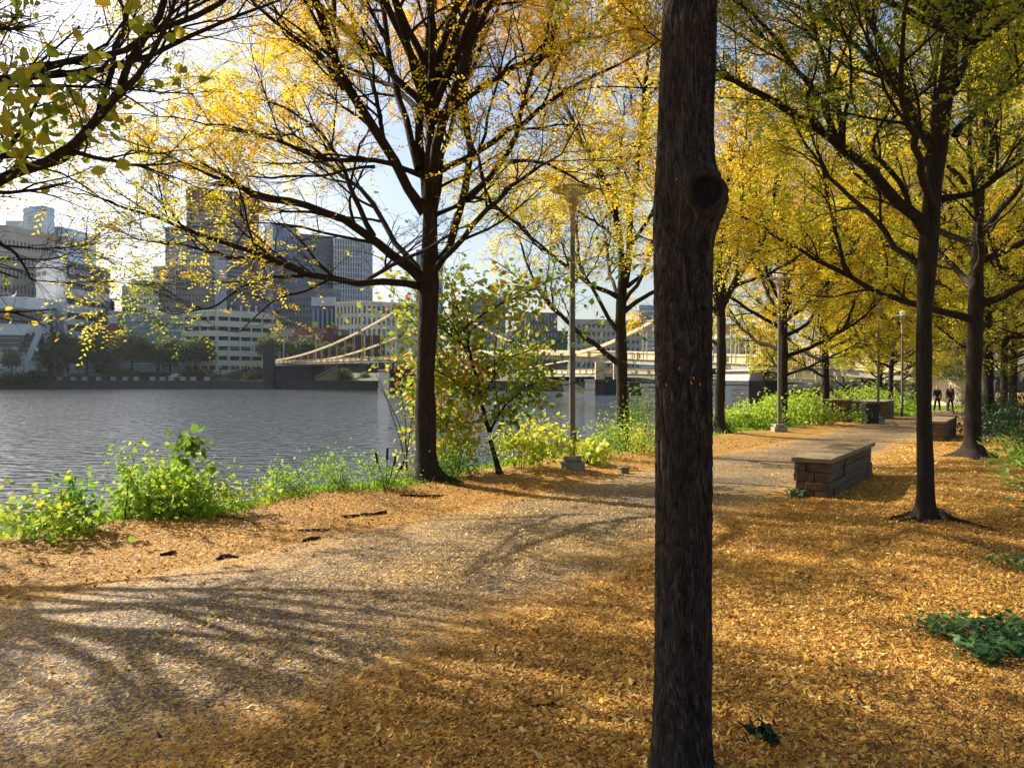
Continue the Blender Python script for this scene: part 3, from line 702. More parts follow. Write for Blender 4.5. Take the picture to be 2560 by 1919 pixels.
def pier(label, x, y, w, d, z1, ang=0.0, taper=0.06, name='bridge_pier', m=None):
    mb = MB(); hw = w/2; hd = d/2
    def ring(z, k): return [(-hw*k,-hd*k*0.7,z),(-hw*0.55*k,-hd*k,z),(hw*0.55*k,-hd*k,z),(hw*k,-hd*k*0.7,z),(hw*k,hd*k,z),(-hw*k,hd*k,z)]
    nl = 9; rr = random.Random(int(x*7+y))
    for j in range(nl):
        z0 = -4+(z1+4)*j/nl; zz = -4+(z1+4)*(j+1)/nl; k0 = 1+taper*(1-j/nl)+rr.uniform(-.006,.006)
        r0 = ring(z0+0.02, k0); r1 = ring(zz-0.02, k0-0.005); i = len(mb.v); mb.v += r0+r1
        for a in range(6): b = (a+1) % 6; mb.f.append((i+a,i+b,i+6+b,i+6+a)); mb.m.append(0)
        mb.f.append(tuple(i+6+a for a in range(6))); mb.m.append(0); mb.f.append(tuple(i+a for a in reversed(range(6)))); mb.m.append(0)
    i = len(mb.v); mb.v += ring(z1-0.03, 1.04)+ring(z1+0.35, 1.04)
    for a in range(6): b = (a+1) % 6; mb.f.append((i+a,i+b,i+6+b,i+6+a)); mb.m.append(0)
    mb.f.append(tuple(i+6+a for a in range(6))); mb.m.append(0)
    o = mb.build(name, m or M_pier); o.location = (x, y, 0); o.rotation_euler = (0,0,ang)
    return tag(o, label, 'pier')
pier('massive black stone abutment at the left end of the suspension bridge', -70.5, 270, 17, 16, 5.2, 0.0)
t = MB(); a = P(668,912,266); t.box(-1.6,1.6,-1.5,1.5,-3,10.5); t.box(-1.9,1.9,-1.8,1.8,10.5,11.2); t.box(-1.2,1.2,-1.2,1.2,11.2,12.0)
o = t.build('abutment_turret', M_pier, bevel=0.1); o.location = (-79.5, 262, -1); tag(o, 'black square stone turret at the left end of the suspension bridge', 'turret')
pier('black stone pier under the bridge with a white notice board, behind the leafy sapling', -25, 197, 13, 9, 3.4, 0.5)
pn = MB(); pn.box(-0.45,0.45,-0.1,0.1,0.5,2.4); o = pn.build('notice_board', M_sign); a = P(958,960,191); o.location = (a.x, a.y, -0.9); tag(o, 'small white notice board fixed to the far black bridge pier', 'sign')
pier('black stone pier hidden behind the near trunk', 20.5, 93, 7, 9, 0.6, 0.4)
p4 = pier('big black stone pier standing in the river right of the near trunk', 23.9, 80.5, 4.3, 8, 1.0, 0.35)
cb = MB()
for x in (-1.15, 1.15):
    cb.hexa([(x-0.9,-2.6,1.3),(x+0.9,-2.6,1.3),(x+0.9,2.6,1.3),(x-0.9,2.6,1.3),(x-0.6,-2.6,2.25),(x+0.6,-2.6,2.25),(x+0.6,2.6,2.25),(x-0.6,2.6,2.25)])
cb.box(-2.1,2.1,-2.8,2.8,2.25,2.45)
cb.build('pier_bent', M_lconc, p4, bevel=0.05)
pn = MB(); pn.box(-0.42,0.42,-0.06,0.06,0,1.7); o = pn.build('notice_board', M_sign); a = P(1817,1008,75.4); o.location = (a.x, a.y, a.z-0.1); tag(o, 'white notice board on the corner of the big black pier', 'sign')
b2pts = [(-20,330,6.5),(2.2,260,4.0),(22,200,3.9),(44,170,3.3),(66,152,2.1),(80,140,1.0)]
b2, fine2, side2 = bridge('second beige bridge further down the river', b2pts, 12.0, None, M_steel, name='girder_bridge')
for k, (x, y, z) in enumerate(((22,200,7.5),(26,196,7.5))):
    mb = MB(); mb.box(x+20-1.2, x+20+1.2, y-330-1, y-330+1, 1.2, z); mb.build('tower_leg', M_steel, b2, bevel=0.05)
mb = MB()
mb.bar(Vector((42,-130,7.3)), Vector((22,-70,4.5)), 0.3, 0.4); mb.bar(Vector((42,-130,7.3)), Vector((64,-160,3.6)), 0.3, 0.4)
mb.build('cable', M_steel, b2)
pier('distant black stone pier left of the second riverside tree', 20.5, 176, 6.5, 9, 1.0, 0.2)
pier('distant black pier block just left of the near trunk', 28.5, 178, 6.5, 9, 0.5, 0.1)
# elevated road far right
for k, (lab, pts, w) in enumerate((
    ('upper pale concrete motorway ramp in the distance at right', [(38,176,0.3),(62,165,1.9),(90,165,3.6),(120,180,4.6)], 8),
    ('lower pale concrete motorway ramp in the distance at right', [(40,160,-0.6),(62,152,0.9),(86,150,2.3),(118,160,3.0)], 8))):
    mb, f_, s_ = bridge(lab, pts, w, None, M_lconc, name='motorway_ramp', hc=0.5, hg=0.5)
    cm = MB()
    for q, (x, y, z) in enumerate(pts[1:]): 
        for dx in (0, 5): cm.box(x-pts[0][0]+dx-0.6, x-pts[0][0]+dx+0.6, y-pts[0][1]+1, y-pts[0][1]+2.2, -4, z-0.9)
    cm.build('column', M_lconc, mb)
# steps by the abutment
st = MB()
for k in range(9): st.box(k*0.9, k*0.9+1.0, 0, 3, 0, 0.4+k*0.5)
st.bar((0,-0.1,1.4),(8.1,-0.1,5.6),0.2,0.5); st.bar((0,-0.1,0.4),(8.1,-0.1,4.6),0.2,0.4)
st.box(7.8,9.6,-0.2,3,0,4.6)
o = st.build('stairway', M_steel); a = P(788,966,262); o.location = (a.x, a.y, 0.6); o.scale = (0.9,1,0.9); tag(o, 'beige riverside stairway right of the black abutment', 'stairs')
# approach railing and street furniture on the far bank
mb = MB(); a = P(290,917,296); b = P(560,917,294); c = P(662,903,272)
def fence_run(mb, a, b, h, step=3.0):
    L = (b-a).length; n = int(L/step)
    for k in range(n+1):
        p = vmid(a, b, k/n); mb.box(p.x-0.1,p.x+0.1,p.y-0.1,p.y+0.1,p.z-h,p.z+0.1)
    for zo in (0, -h*0.33, -h*0.66): mb.bar(a+Vector((0,0,zo)), b+Vector((0,0,zo)), 0.06, 0.1)
fence_run(mb, a, b, 2.0); fence_run(mb, b, c, 2.0)
tag(mb.build('railing', M_steel), 'long low beige railing along the far street between garage and trees', 'railing')
mb = MB(); L = 12; 
mb.hexa([(a.x,a.y+0.5,0.7),(b.x,b.y+0.5,0.7),(b.x,b.y+1,0.7),(a.x,a.y+1,0.7),(a.x,a.y+0.5,a.z-2.1),(b.x,b.y+0.5,b.z-2.1),(b.x,b.y+1,b.z-2.1),(a.x,a.y+1,a.z-2.1)])
mb.hexa([(b.x,b.y+0.5,0.7),(c.x,c.y+0.5,0.7),(c.x,c.y+1,0.7),(b.x,b.y+1,0.7),(b.x,b.y+0.5,b.z-2.1),(c.x,c.y+0.5,c.z-2.1),(c.x,c.y+1,c.z-2.1),(b.x,b.y+1,b.z-2.1)])
tag(mb.build('street_retaining_wall', M_pier), 'dark retaining wall under the beige railing on the far bank', 'wall')
def street_lamp(label, p, h, arm, grp=None, double=False, m=None):
    r = empty('street_lamp', p, label, 'street lamp', grp)
    mb = MB(); mb.lathe([(0.16,0),(0.10,h)], n=8); mb.build('pole', m or M_tan, r)
    mb = MB(); pr = Vector((0,0,h-1.5))
    for k in range(1,6):
        q = k/5; cur = Vector((arm*q, 0, h-1.5+1.9*math.sin(q*1.5))); mb.bar(pr, cur, 0.1, 0.1); pr = cur
    mb.bar(Vector((0,0,h-0.2)), Vector((arm*0.5,0,h+0.15)), 0.07, 0.07)
    mb.build('arm', m or M_tan, r)
    mb = MB(); mb.box(pr.x-0.1, pr.x+0.9, -0.2, 0.2, pr.z-0.12, pr.z+0.1); mb.build('lamp_head', m or M_tan, r, bevel=0.04)
    return r
dk = lambda q: deck_at(q)[0] + Vector((ox, oy, 0))
street_lamp('curved arm street lamp on the bridge deck near the black abutment', dk(1.05)-Vector((0,0,1)), 9, 2.0)
street_lamp('curved arm street lamp on the bridge in front of the red warehouse', P(790,905,245), 9, 2.4)
street_lamp('curved arm street lamp on the bridge between the two cables', P(912,905,225), 8, 2.0)
street_lamp('curved arm street lamp above mid bridge against the dark block', P(1314,882,135), 6, 1.0)
def signal(label, p, h, arm, sgn_=1):
    r = empty('traffic_signal', p, label, 'traffic signal')
    mb = MB(); mb.lathe([(0.2,0),(0.14,h)], n=8); mb.bar((0,0,h-0.3),(sgn_*arm,0,h-0.1),0.16,0.16); mb.build('mast', M_tan, r)
    for q in (0.55, 0.95):
        mb = MB(); mb.box(sgn_*arm*q-0.35, sgn_*arm*q+0.35, -0.3, -0.05, h-1.0, h+0.2); mb.build('signal_head', M_sign if q > .9 else M_void, r)
    return r
signal('tall white mast with a long signal arm in front of the parking garage', P(569,914,284), 6.4, 10)
signal('signal mast with long arm at the far left in front of the white hall', P(3,906,274), 4.9, 13)
signal('white lamp mast with blue street sign left of the far street trees', P(265,912,290), 7.5, -2.4)
def post_lamp(label, p, h):
    r = empty('park_lamp', p, label, 'lamp', 'small globe lamps on the far bank')
    mb = MB(); mb.lathe([(0.1,0),(0.07,h)], n=8); mb.build('pole', M_pole, r)
    mb = MB(); mb.lathe([(0.05,0),(0.28,0.2),(0.3,0.42),(0.16,0.62),(0.02,0.7)], (0,0,h), 10); mb.build('globe', M_sign, r, smooth=True)
post_lamp('small globe lamp in front of dark far trees below the office block', P(114,922,286), 4.6)
post_lamp('small globe lamp on the far bank above the white van', P(435,930,286), 3.2)
post_lamp('small globe lamp on the far bank under the bridge approach', P(551,940,284), 2.8)
# vehicles on the far bank
def car(label, p, L, H_, col, name='parked_car', cat='car', rz=0.0):
    m = simple('car_paint', col, 0.3, 0.02, 1, 0)
    r = empty(name, p, label, cat, rz=rz)
    mb = MB(); w = 0.9
    sec = [(-L/2,0.35),(-L/2,H_*0.55),(-L*0.42,H_*0.62),(-L*0.30,H_*0.97),(-L*0.05,H_),(L*0.14,H_*0.95),(L*0.28,H_*0.62),(L*0.46,H_*0.55),(L/2,H_*0.42),(L/2,0.35)]
    if cat == 'van': sec = [(-L/2,0.4),(-L/2,H_*0.9),(-L*0.45,H_),(L*0.2,H_),(L*0.34,H_*0.6),(L*0.48,H_*0.5),(L/2,0.4)]
    n = len(sec); mb.v = [(x,-w,z) for x,z in sec]+[(x,w,z) for x,z in sec]
    mb.f = [tuple(range(n)), tuple(reversed(range(n,2*n)))]+[(k,n+k,n+(k+1)%n,(k+1)%n) for k in range(n)]; mb.m = [0]*len(mb.f)
    mb.build('body', m, r, bevel=0.06)
    for x in (-L*0.31, L*0.31):
        for y in (-w, w):
            wh = MB(); wh.lathe([(0.02,-0.1),(0.33,-0.1),(0.33,0.1),(0.02,0.1)], n=14); o = wh.build('wheel', M_void, r); o.rotation_euler=(R(90),0,0); o.location=(x,y,0.33)
    g = MB(); g.box(-L*0.24, L*0.12 if cat=='car' else L*0.24, -w-0.02, -w+0.02, H_*0.62, H_*0.88); g.build('side_window', M_glass, r)
    return r
car('white delivery van parked among bushes on the far bank', P(441,949,287), 5.2, 2.3, (0.8,0.8,0.8), 'delivery_van', 'van', R(180))
car('white car parked in front of the office block entrance', P(205,925,292), 4.4, 1.5, (0.7,0.7,0.72))
car('silver car parked left of the white car on the far street', P(163,926,292), 4.3, 1.45, (0.55,0.56,0.6))
car('red car parked under the bridge near the stairs', P(890,963,256), 4.3, 1.5, (0.5,0.03,0.02))

# ------------------------------------------------------------------ trees
def nrm(a): return a/np.maximum(np.linalg.norm(a, axis=-1, keepdims=True), 1e-9)
def grow(P0, D0, L, n, wob, up, g):
    B = len(P0); out = np.zeros((B, n+1, 3)); out[:,0] = P0; d = nrm(D0)
    for i in range(n):
        out[:,i+1] = out[:,i] + d*(L/n)[:,None]
        d = nrm(d + g.normal(0, wob, (B,3)) + np.array([0,0,up]))
    return out
def kids(Pl, Rd, m, lo, hi, ang, angj, g, upb=0.15, flat=1.0):
    """m children on each polyline; returns start, dir, fraction, radius at start"""
    B, n1, _ = Pl.shape
    f = (np.arange(m)[None]+g.random((B,m)))/m*(hi-lo)+lo
    x = f*(n1-1); i = np.minimum(x.astype(int), n1-2); q = (x-i)[...,None]
    bi = np.arange(B)[:,None]
    p = Pl[bi,i]*(1-q)+Pl[bi,i+1]*q
    t = nrm(Pl[bi,i+1]-Pl[bi,i])
    r = Rd[bi,i]*(1-q[...,0])+Rd[bi,i+1]*q[...,0]
    rv = nrm(g.normal(0,1,(B,m,3))); perp = nrm(np.cross(t, rv)); perp[...,2] = perp[...,2]*flat+upb; perp = nrm(perp)
    a = np.radians(ang+g.normal(0,angj,(B,m)))[...,None]
    d = nrm(t*np.cos(a)+perp*np.sin(a))
    return p.reshape(-1,3), d.reshape(-1,3), f.reshape(-1), r.reshape(-1)
def tubes(Pl, Rd, k):
    B, n, _ = Pl.shape
    T = nrm(np.gradient(Pl, axis=1))
    ref = np.zeros_like(T); ref[...,2] = 1
    vert = np.abs(T[:,:1,2:3]) > 0.85
    ref = np.where(vert, np.array([1.0,0,0]), ref)
    A = nrm(np.cross(T, ref)); Bv = np.cross(T, A)
    th = np.arange(k)*2*np.pi/k
    V = Pl[:,:,None]+Rd[:,:,None,None]*(A[:,:,None]*np.cos(th)[:,None]+Bv[:,:,None]*np.sin(th)[:,None])
    idx = np.arange(B*n*k).reshape(B,n,k); j = np.roll(np.arange(k),-1)
    Q = np.stack([idx[:,:-1], idx[:,:-1][...,j], idx[:,1:][...,j], idx[:,1:]], -1).reshape(-1,4)
    return V.reshape(-1,3), Q
class Geo:
    def __init__(s): s.V=[]; s.Q=[]; s.n=0; s.T=[]
    def add(s, V, Q, T=None):
        s.V.append(V); s.Q.append(Q+s.n); s.n += len(V)
        if T is not None: s.T.append(T)
    def mesh(s, name, m, smooth=False):
        return mesh_np(name, np.concatenate(s.V), np.concatenate(s.Q), m, np.concatenate(s.T) if s.T else None, smooth)
def resample(pts, n, g=None, wob=0.0):
    pts = np.asarray(pts, float); d = np.r_[0, np.cumsum(np.linalg.norm(np.diff(pts,axis=0),axis=1))]
    q = np.linspace(0, d[-1], n)
    o = np.stack([np.interp(q, d, pts[:,k]) for k in range(3)], -1)
    if len(pts) > 2:
        for _ in range(2): o[1:-1] = o[1:-1]*0.5+(o[:-2]+o[2:])*0.25
    return o, d[-1]
def fronds(Pp, Dd, g, length, k, ll, lw, tint):
    """compound leaves: k leaflets (rhombs) along a drooping rachis"""
    M = len(Pp)
    d = nrm(Dd + g.normal(0,0.35,(M,3)) + np.array([0,0,-0.25]))
    side = nrm(np.cross(d, np.array([0,0,1.0])+g.normal(0,0.35,(M,3))))
    L = length*(0.7+0.6*g.random(M))
    Vs=[]; Ts=[]
    for j in range(k):
        f = (j+0.8)/k; sg = 1 if j % 2 else -1
        c = Pp + d*(L*f)[:,None] + np.array([0,0,-1.0])*(L*f*f*0.25)[:,None]
        ld = nrm(d*0.55 + side*sg + g.normal(0,0.25,(M,3)))
        wd = nrm(np.cross(ld, np.cross(d, side)+g.normal(0,0.5,(M,3))))
        l = (ll*(0.75+0.5*g.random(M)))[:,None]; w = (lw*(0.75+0.5*g.random(M)))[:,None]*0.5
        Vs.append(np.stack([c, c+ld*l*0.45+wd*w, c+ld*l, c+ld*l*0.45-wd*w], 1)); Ts.append(tint+g.normal(0,0.05,M))
    V = np.concatenate(Vs).reshape(-1,3); Q = np.arange(len(V)).reshape(-1,4)
    return V, Q, np.clip(np.concatenate(Ts),0,1)
def noise3(p, s, ph):
    return (np.sin(p[:,0]*s+ph)*np.sin(p[:,1]*s*1.1+ph*2)*np.sin(p[:,2]*s*0.9+ph*3) + 0.6*np.sin(p[:,0]*s*2.3+ph*4+np.sin(p[:,2]*s*1.7))*np.sin(p[:,1]*s*2.1+p[:,2]*s*1.9+ph))
def leaf_quads(Pp, g, ll, lw, tint, nup=0.4, fold=0.12):
    """broad leaves: two folded quads each, pointed oval"""
    M = len(Pp)
    nn = nrm(g.normal(0,1,(M,3))+np.array([0,0,nup*3])); ld = nrm(np.cross(nn, g.normal(0,1,(M,3)))); ld[:,2] -= 0.25; ld = nrm(ld)
    wd = nrm(np.cross(ld, nn)); l = (ll*(0.6+0.8*g.random(M)))[:,None]; w = (lw*(0.6+0.8*g.random(M)))[:,None]*0.5
    up = nrm(np.cross(wd, ld))*l*fold
    b = Pp; t = Pp+ld*l
    V = np.stack([b, b+ld*l*0.25+wd*w+up, b+ld*l*0.68+wd*w*0.75+up, t, b+ld*l*0.68-wd*w*0.75+up, b+ld*l*0.25-wd*w+up], 1)
    i = np.arange(M)[:,None]*6
    Q = np.concatenate([i+np.array([0,1,2,3]), i+np.array([0,3,4,5])]); T = np.concatenate([tint, tint])
    return V.reshape(-1,3), Q, np.clip(T+g.normal(0,0.03,len(T)),0,1)

def make_tree(name, base, trunk, limbs, seed, leaf=dict(), root_flare=1.5, r_base=0.17, k_trunk=14, dens=1.0, twigs=1.0,
              parent=None, barkm=None, leafm=None, label=None, group=None, min_in=0.8, floor=2.6):
    """trunk: list of (x,y,z,r) relative to base. limbs: list of (pts(list of xyz rel), r0, r1)."""
    g = np.random.default_rng(seed); G = Geo(); LV = Geo()
    tp = np.array([t[:3] for t in trunk], float); tr = np.array([t[3] for t in trunk])
    n = 26 if len(tp) < 12 else 40
    d = np.r_[0, np.cumsum(np.linalg.norm(np.diff(tp,axis=0),axis=1))]
    q = np.concatenate([np.linspace(0, 0.5, 7)[:-1], np.linspace(0.5, d[-1], n)])
    Pt = np.stack([np.interp(q, d, tp[:,k]) for k in range(3)], -1); Rt = np.interp(q, d, tr)
    Rt = Rt*(1+0.05*np.sin(q*5+seed)+g.normal(0,0.015,len(q)))
    Rt = Rt*(1+root_flare*np.exp(-np.maximum(q,0)/0.13))
    V, Q = tubes(Pt[None], Rt[None], k_trunk)
    # lobed root flare + bark wobble
    V = V.reshape(len(q), k_trunk, 3); th = np.arange(k_trunk)*2*np.pi/k_trunk
    lob = 1+0.35*np.exp(-q/0.16)[:,None]*np.sin(th*4+seed)[None]+g.normal(0,0.02,(len(q),k_trunk))
    V = Pt[:,None]+(V-Pt[:,None])*lob[...,None]
    G.add(V.reshape(-1,3), Q)
    L1 = []; R1 = []; NL = 14
    for pts, r0, r1 in limbs:
        p, L = resample(pts, NL, g); p[1:-1] += g.normal(0, 0.012*L/3, (NL-2,3))
        r = r0*(1-np.linspace(0,1,NL))**0.8+r1*np.linspace(0,1,NL)**0.8
        r[0] *= 1.25
        L1.append((p, r, L))
    Vs, Qs = tubes(np.array([l[0] for l in L1]), np.array([l[1] for l in L1]), 8); G.add(Vs, Qs)
    S2=[];D2=[];R2=[];LL2=[]
    for p, r, L in L1:
        m = max(3, int(L*2.1*twigs))
        s, dd, f, rr = kids(p[None], r[None], m, 0.22, 1.0, 42, 12, g, 0.25, 0.65)
        S2.append(s); D2.append(dd); R2.append(np.minimum(rr*0.6, 0.03)); LL2.append((1.15+0.9*g.random(m))*(1.15-0.5*f)*min(1, L/2.2+0.3)*np.clip(0.40+rr/0.035,0.45,1))
        S2.append(p[-1:]); D2.append(nrm(p[-1:]-p[-2:-1])); R2.append(r[-1:]); LL2.append(np.array([1.5]))
    S2=np.concatenate(S2);D2=np.concatenate(D2);D2[:,2]=np.maximum(D2[:,2],leaf.get('dz2',-0.05));R2=np.concatenate(R2);LL2=np.concatenate(LL2)
    ok = S2[:,2] > floor*0.0
    P2 = grow(S2, D2, LL2, 7, 0.13, 0.03, g); lin = np.linspace(0,1,8)
    Rd2 = R2[:,None]*(1-0.75*lin)+0.0
    V, Q = tubes(P2, np.maximum(Rd2,0.004), 5); G.add(V, Q)
    s, dd, f, rr = kids(P2, Rd2, 8, 0.12, 1.0, 42, 13, g, 0.12, 0.7)
    LL3 = (0.45+0.5*g.random(len(s)))*(1.1-0.4*f)
    dd[:,2] = np.maximum(dd[:,2], leaf.get('dz3',-0.25))
    LL3 = LL3*np.clip(0.5+np.repeat(LL2,8)/2.6,0.6,1)
    P3 = grow(s, dd, LL3, 5, 0.17, -0.01, g); Rd3 = np.minimum(rr*0.6,0.009)[:,None]*(1-0.6*np.linspace(0,1,6))
    V, Q = tubes(P3, np.maximum(Rd3,0.0025), 4); G.add(V, Q)
    m4 = leaf.get('m4', 4)
    s, dd, f, rr = kids(P3, Rd3, m4, 0.15, 1.0, 45, 15, g, 0.05, 0.6)
    LL4 = 0.16+0.26*g.random(len(s))
    P4 = grow(s, dd, LL4, 3, 0.2, 0.0, g); Rd4 = np.full((len(s),4),0.0022)*leaf.get('tw',1.0)
    V, Q = tubes(P4, Rd4, 3); G.add(V, Q)
    # leaves
    kk = leaf.get('per', 3)
    A = np.concatenate([P4[:,1:][:, g.permutation(3)[:min(3,kk)]].reshape(-1,3)] + [P3[:,3:].reshape(-1,3)])
    Dn = np.concatenate([np.repeat(nrm(P4[:,-1]-P4[:,0]), min(3,kk), 0), np.repeat(nrm(P3[:,-1]-P3[:,0]), 3, 0)])
    ax = np.array([tp[-1,0], tp[-1,1]])*0.6
    hr = np.hypot(A[:,0]-ax[0], A[:,1]-ax[1])
    pr = np.clip((hr-min_in)/2.2, 0.10, 1)*np.clip(0.42+1.5*noise3(A, leaf.get('nf',1.7), seed), 0.03, 1)*dens
    tb = leaf.get('tb', 7.0); pr = np.maximum(pr, np.clip((A[:,2]-tb)/1.2, 0, 1)*leaf.get('td', 0.95)*np.clip(0.30+2.2*noise3(A, 0.75, seed+1),0.02,1))
    if 'lowd' in leaf: pr = pr*np.clip((A[:,2]-3.2)/2.4, leaf['lowd'], 1)
    keep = g.random(len(A)) < pr
    A = A[keep]; Dn = Dn[keep]
    tint = leaf.get('t0',0.5)+leaf.get('tz',0.04)*(A[:,2]-4.5)+0.16*noise3(A, 0.9, seed+2)+0.10*noise3(A, 2.6, seed+5)+g.normal(0,0.07,len(A))
    if leaf.get('broad'):
        V, Q, T = leaf_quads(A+g.normal(0,0.05,A.shape), g, leaf['ll'], leaf['lw'], tint, 0.2)
    else:
        V, Q, T = fronds(A, Dn, g, leaf.get('L',0.17), leaf.get('k',6), leaf.get('ll',0.055), leaf.get('lw',0.024), tint)
    LV.add(V, Q, T)
    root = empty(name, base, label, 'tree', group)
    link('trunk', G.mesh('trunk', barkm or M_bark, True), root)
    link('crown', LV.mesh('crown', leafm or M_locust), root)
    return root

def px_tree(base_px, limb_px, D, wander, **kw):
    pass
def traced(base, D, seq, dz):
    """seq: [(px,py)...]; the limb moves away from depth D by dz over its length"""
    n = len(seq); out = []
    lens = np.r_[0, np.cumsum([math.hypot(seq[i+1][0]-seq[i][0], seq[i+1][1]-seq[i][1]) for i in range(n-1)])]
    for (a, b), l in zip(seq, lens/lens[-1]):
        p = P(a, b, D+dz*l**1.2); out.append((p.x-base[0], p.y-base[1], p.z-base[2]))
    return out
def z3(seq, ox_, oy_, s): return [(ox_+a*s, oy_+b*s) for a, b in seq]
def up_tail(limb, h, g, spread=0.25):
    """prolong a limb that leaves the top of the picture"""
    a = np.array(limb[-2]); b = np.array(limb[-1]); d = (b-a)/np.linalg.norm(b-a)
    c = limb[-1]; out = list(limb)
    for k in range(3):
        d = d*0.8+np.array([g.uniform(-spread,spread), g.uniform(-spread,spread), 0.45]); d /= np.linalg.norm(d)
        c = tuple(np.array(c)+d*h/3); out.append(c)
    return out
gu = np.random.default_rng(11)
def gbase(x, y): return (x, y, gz(x, y)-0.03)

def crown_top(z0, n, rad, z1, seed, c=(0,0), r=.06):
    g = np.random.default_rng(seed); out = []
    for k in range(n):
        a = k*2.399+seed; f = k/n; q = g.uniform(.75,1.1); R_ = rad*q*(1-.35*f); zt = z0+(z1-z0)*(0.45+0.5*f)
        out.append(([(c[0],c[1],z0+f*.9)]+[(c[0]+R_*t*math.cos(a+.2*t), c[1]+R_*t*math.sin(a+.2*t), z0+f*.9+(zt-z0)*t**.75) for t in (.3,.6,1.0)], r, .012))
    return out
# tree beside the river, big spreading limbs
D = 12.8; bA = gbase(-1.38, D)
def tA(seq, dz, up=0): 
    l = traced(bA, D, seq, dz); return up_tail(l, up, gu) if up else l
S3 = 0.4222
trunkA = [(0,0,0,.19),(0.0,0,0.8,.165),(-0.01,0,1.6,.155),(0.03,0,2.4,.15),(0.05,0,3.1,.17),(0.06,0,3.35,.14),(0.08,0.0,4.6,.115),(0.1,0,5.6,.10)]
trunkA = [(x, y, z, r) for x, y, z, r in trunkA]
limbsA = [
 (tA(z3([(1110,1180),(1075,1090),(1060,990),(1075,780),(1080,520),(1085,250),(1130,130),(1175,0)],600,0,S3), 0.8, 2.6), .075,.02),
 (tA(z3([(1115,1200),(1140,1080),(1165,900),(1185,700),(1210,590),(1330,480),(1370,250),(1420,0)],600,0,S3), -0.9, 2.4), .085,.022),
 (tA(z3([(1060,1000),(1030,880),(970,680),(900,450),(870,150),(830,0)],600,0,S3), 1.6, 2.4), .06,.02),
 (tA(z3([(1095,1260),(1050,1170),(920,1000),(860,860),(740,690),(620,540),(560,300),(440,60),(420,0)],600,0,S3), -1.4, 2.4), .085,.022),
 (tA(z3([(620,540),(540,420),(480,330),(300,220),(130,60),(0,-40)],600,0,S3), -2.0), .04,.012),
 (tA(z3([(850,820),(830,700),(805,560)],600,0,S3), -0.9), .035,.028),
 (tA(z3([(560,480),(600,380),(570,200),(560,0)],600,0,S3), -1.8, 2.0), .035,.012),
 (tA(z3([(1090,1660),(1040,1600),(960,1540),(850,1480),(740,1390),(600,1280),(420,1200),(350,1180),(270,1240),(120,1130),(-60,1090),(-300,980)],600,0,S3), -2.2), .085,.012),
 (tA(z3([(790,1400),(730,1270),(670,1150),(620,980),(570,900),(470,760),(300,650),(150,600)],600,0,S3), 0.8), .045,.012),
 (tA([(1068,720),(1046,705),(1022,700),(941,714),(871,708),(811,693),(745,678),(690,660),(645,645),(600,632),(498,576),(431,556),(365,526),(290,500),(240,490)], -2.6), .06,.010),
 (tA([(908,708),(947,682),(992,656),(1030,640)], -0.6), .03,.03),
 (tA([(760,690),(663,692),(614,709),(544,765),(498,775),(440,785)], -1.4), .026,.008),
 (tA([(690,662),(610,642),(564,640),(464,612),(390,609),(350,600)], -3.2), .026,.008),
 (tA([(820,700),(760,730),(690,745),(640,790),(600,830)], -1.2), .022,.007),
 (tA(z3([(1110,1650),(1180,1610),(1250,1540),(1300,1400),(1345,1200),(1350,1040),(1330,850),(1300,650),(1370,400),(1400,100),(1420,0)],600,0,S3), 1.4, 2.4), .07,.02),
 (tA(z3([(1345,1180),(1480,1030),(1600,960),(1650,780),(1700,500),(1830,200),(1860,0)],600,0,S3), 2.0, 2.0), .05,.015),
 (tA(z3([(1150,1030),(1200,1000),(1330,960),(1480,850),(1650,740),(1850,600),(2130,430),(2350,330)],600,0,S3), -1.9), .055,.012),
 (tA(z3([(1600,960),(1800,950),(2000,1080),(2150,1130)],600,0,S3), 2.6), .03,.01),
 (tA(z3([(1140,1280),(1250,1240),(1400,1150),(1480,1190),(1640,1330),(1800,1500)],600,0,S3), 2.2), .035,.01),
 (tA(z3([(1075,1040),(1020,1000),(940,985),(800,950),(600,965),(400,920),(200,820),(0,760),(-200,740)],600,0,S3), -2.4), .045,.010),
 (tA(z3([(800,990),(600,1010),(480,1060),(330,1040),(120,1060),(-100,1010)],600,0,S3), -1.0), .025,.008),
 (tA([(1080,720),(1075,600),(1078,500),(1100,380),(1150,250),(1200,120),(1260,0)], 3.0, 1.5), .05,.02),
 (tA([(1066,700),(1010,640),(960,560),(900,470),(800,400),(700,330),(600,290)], 3.4), .05,.012),
 (tA([(1066,700),(1120,640),(1180,560),(1270,470),(1380,400)], -3.0), .05,.012),
]
limbsA += crown_top(5.6, 13, 5.6, 11.5, 2, (0.1,0))
make_tree('riverside_tree', bA, trunkA, limbsA, 3, leaf=dict(lowd=.38,t0=0.52,tz=0.035,m4=5,per=3,k=9,ll=.060,lw=.026,L=.26,tb=7.6,dz2=0.0,dz3=-.15,nf=1.9), dens=1.0, r_base=.18,
          label='dark spreading tree with a low fork, nearest of the riverside row', group='trees along the river edge')

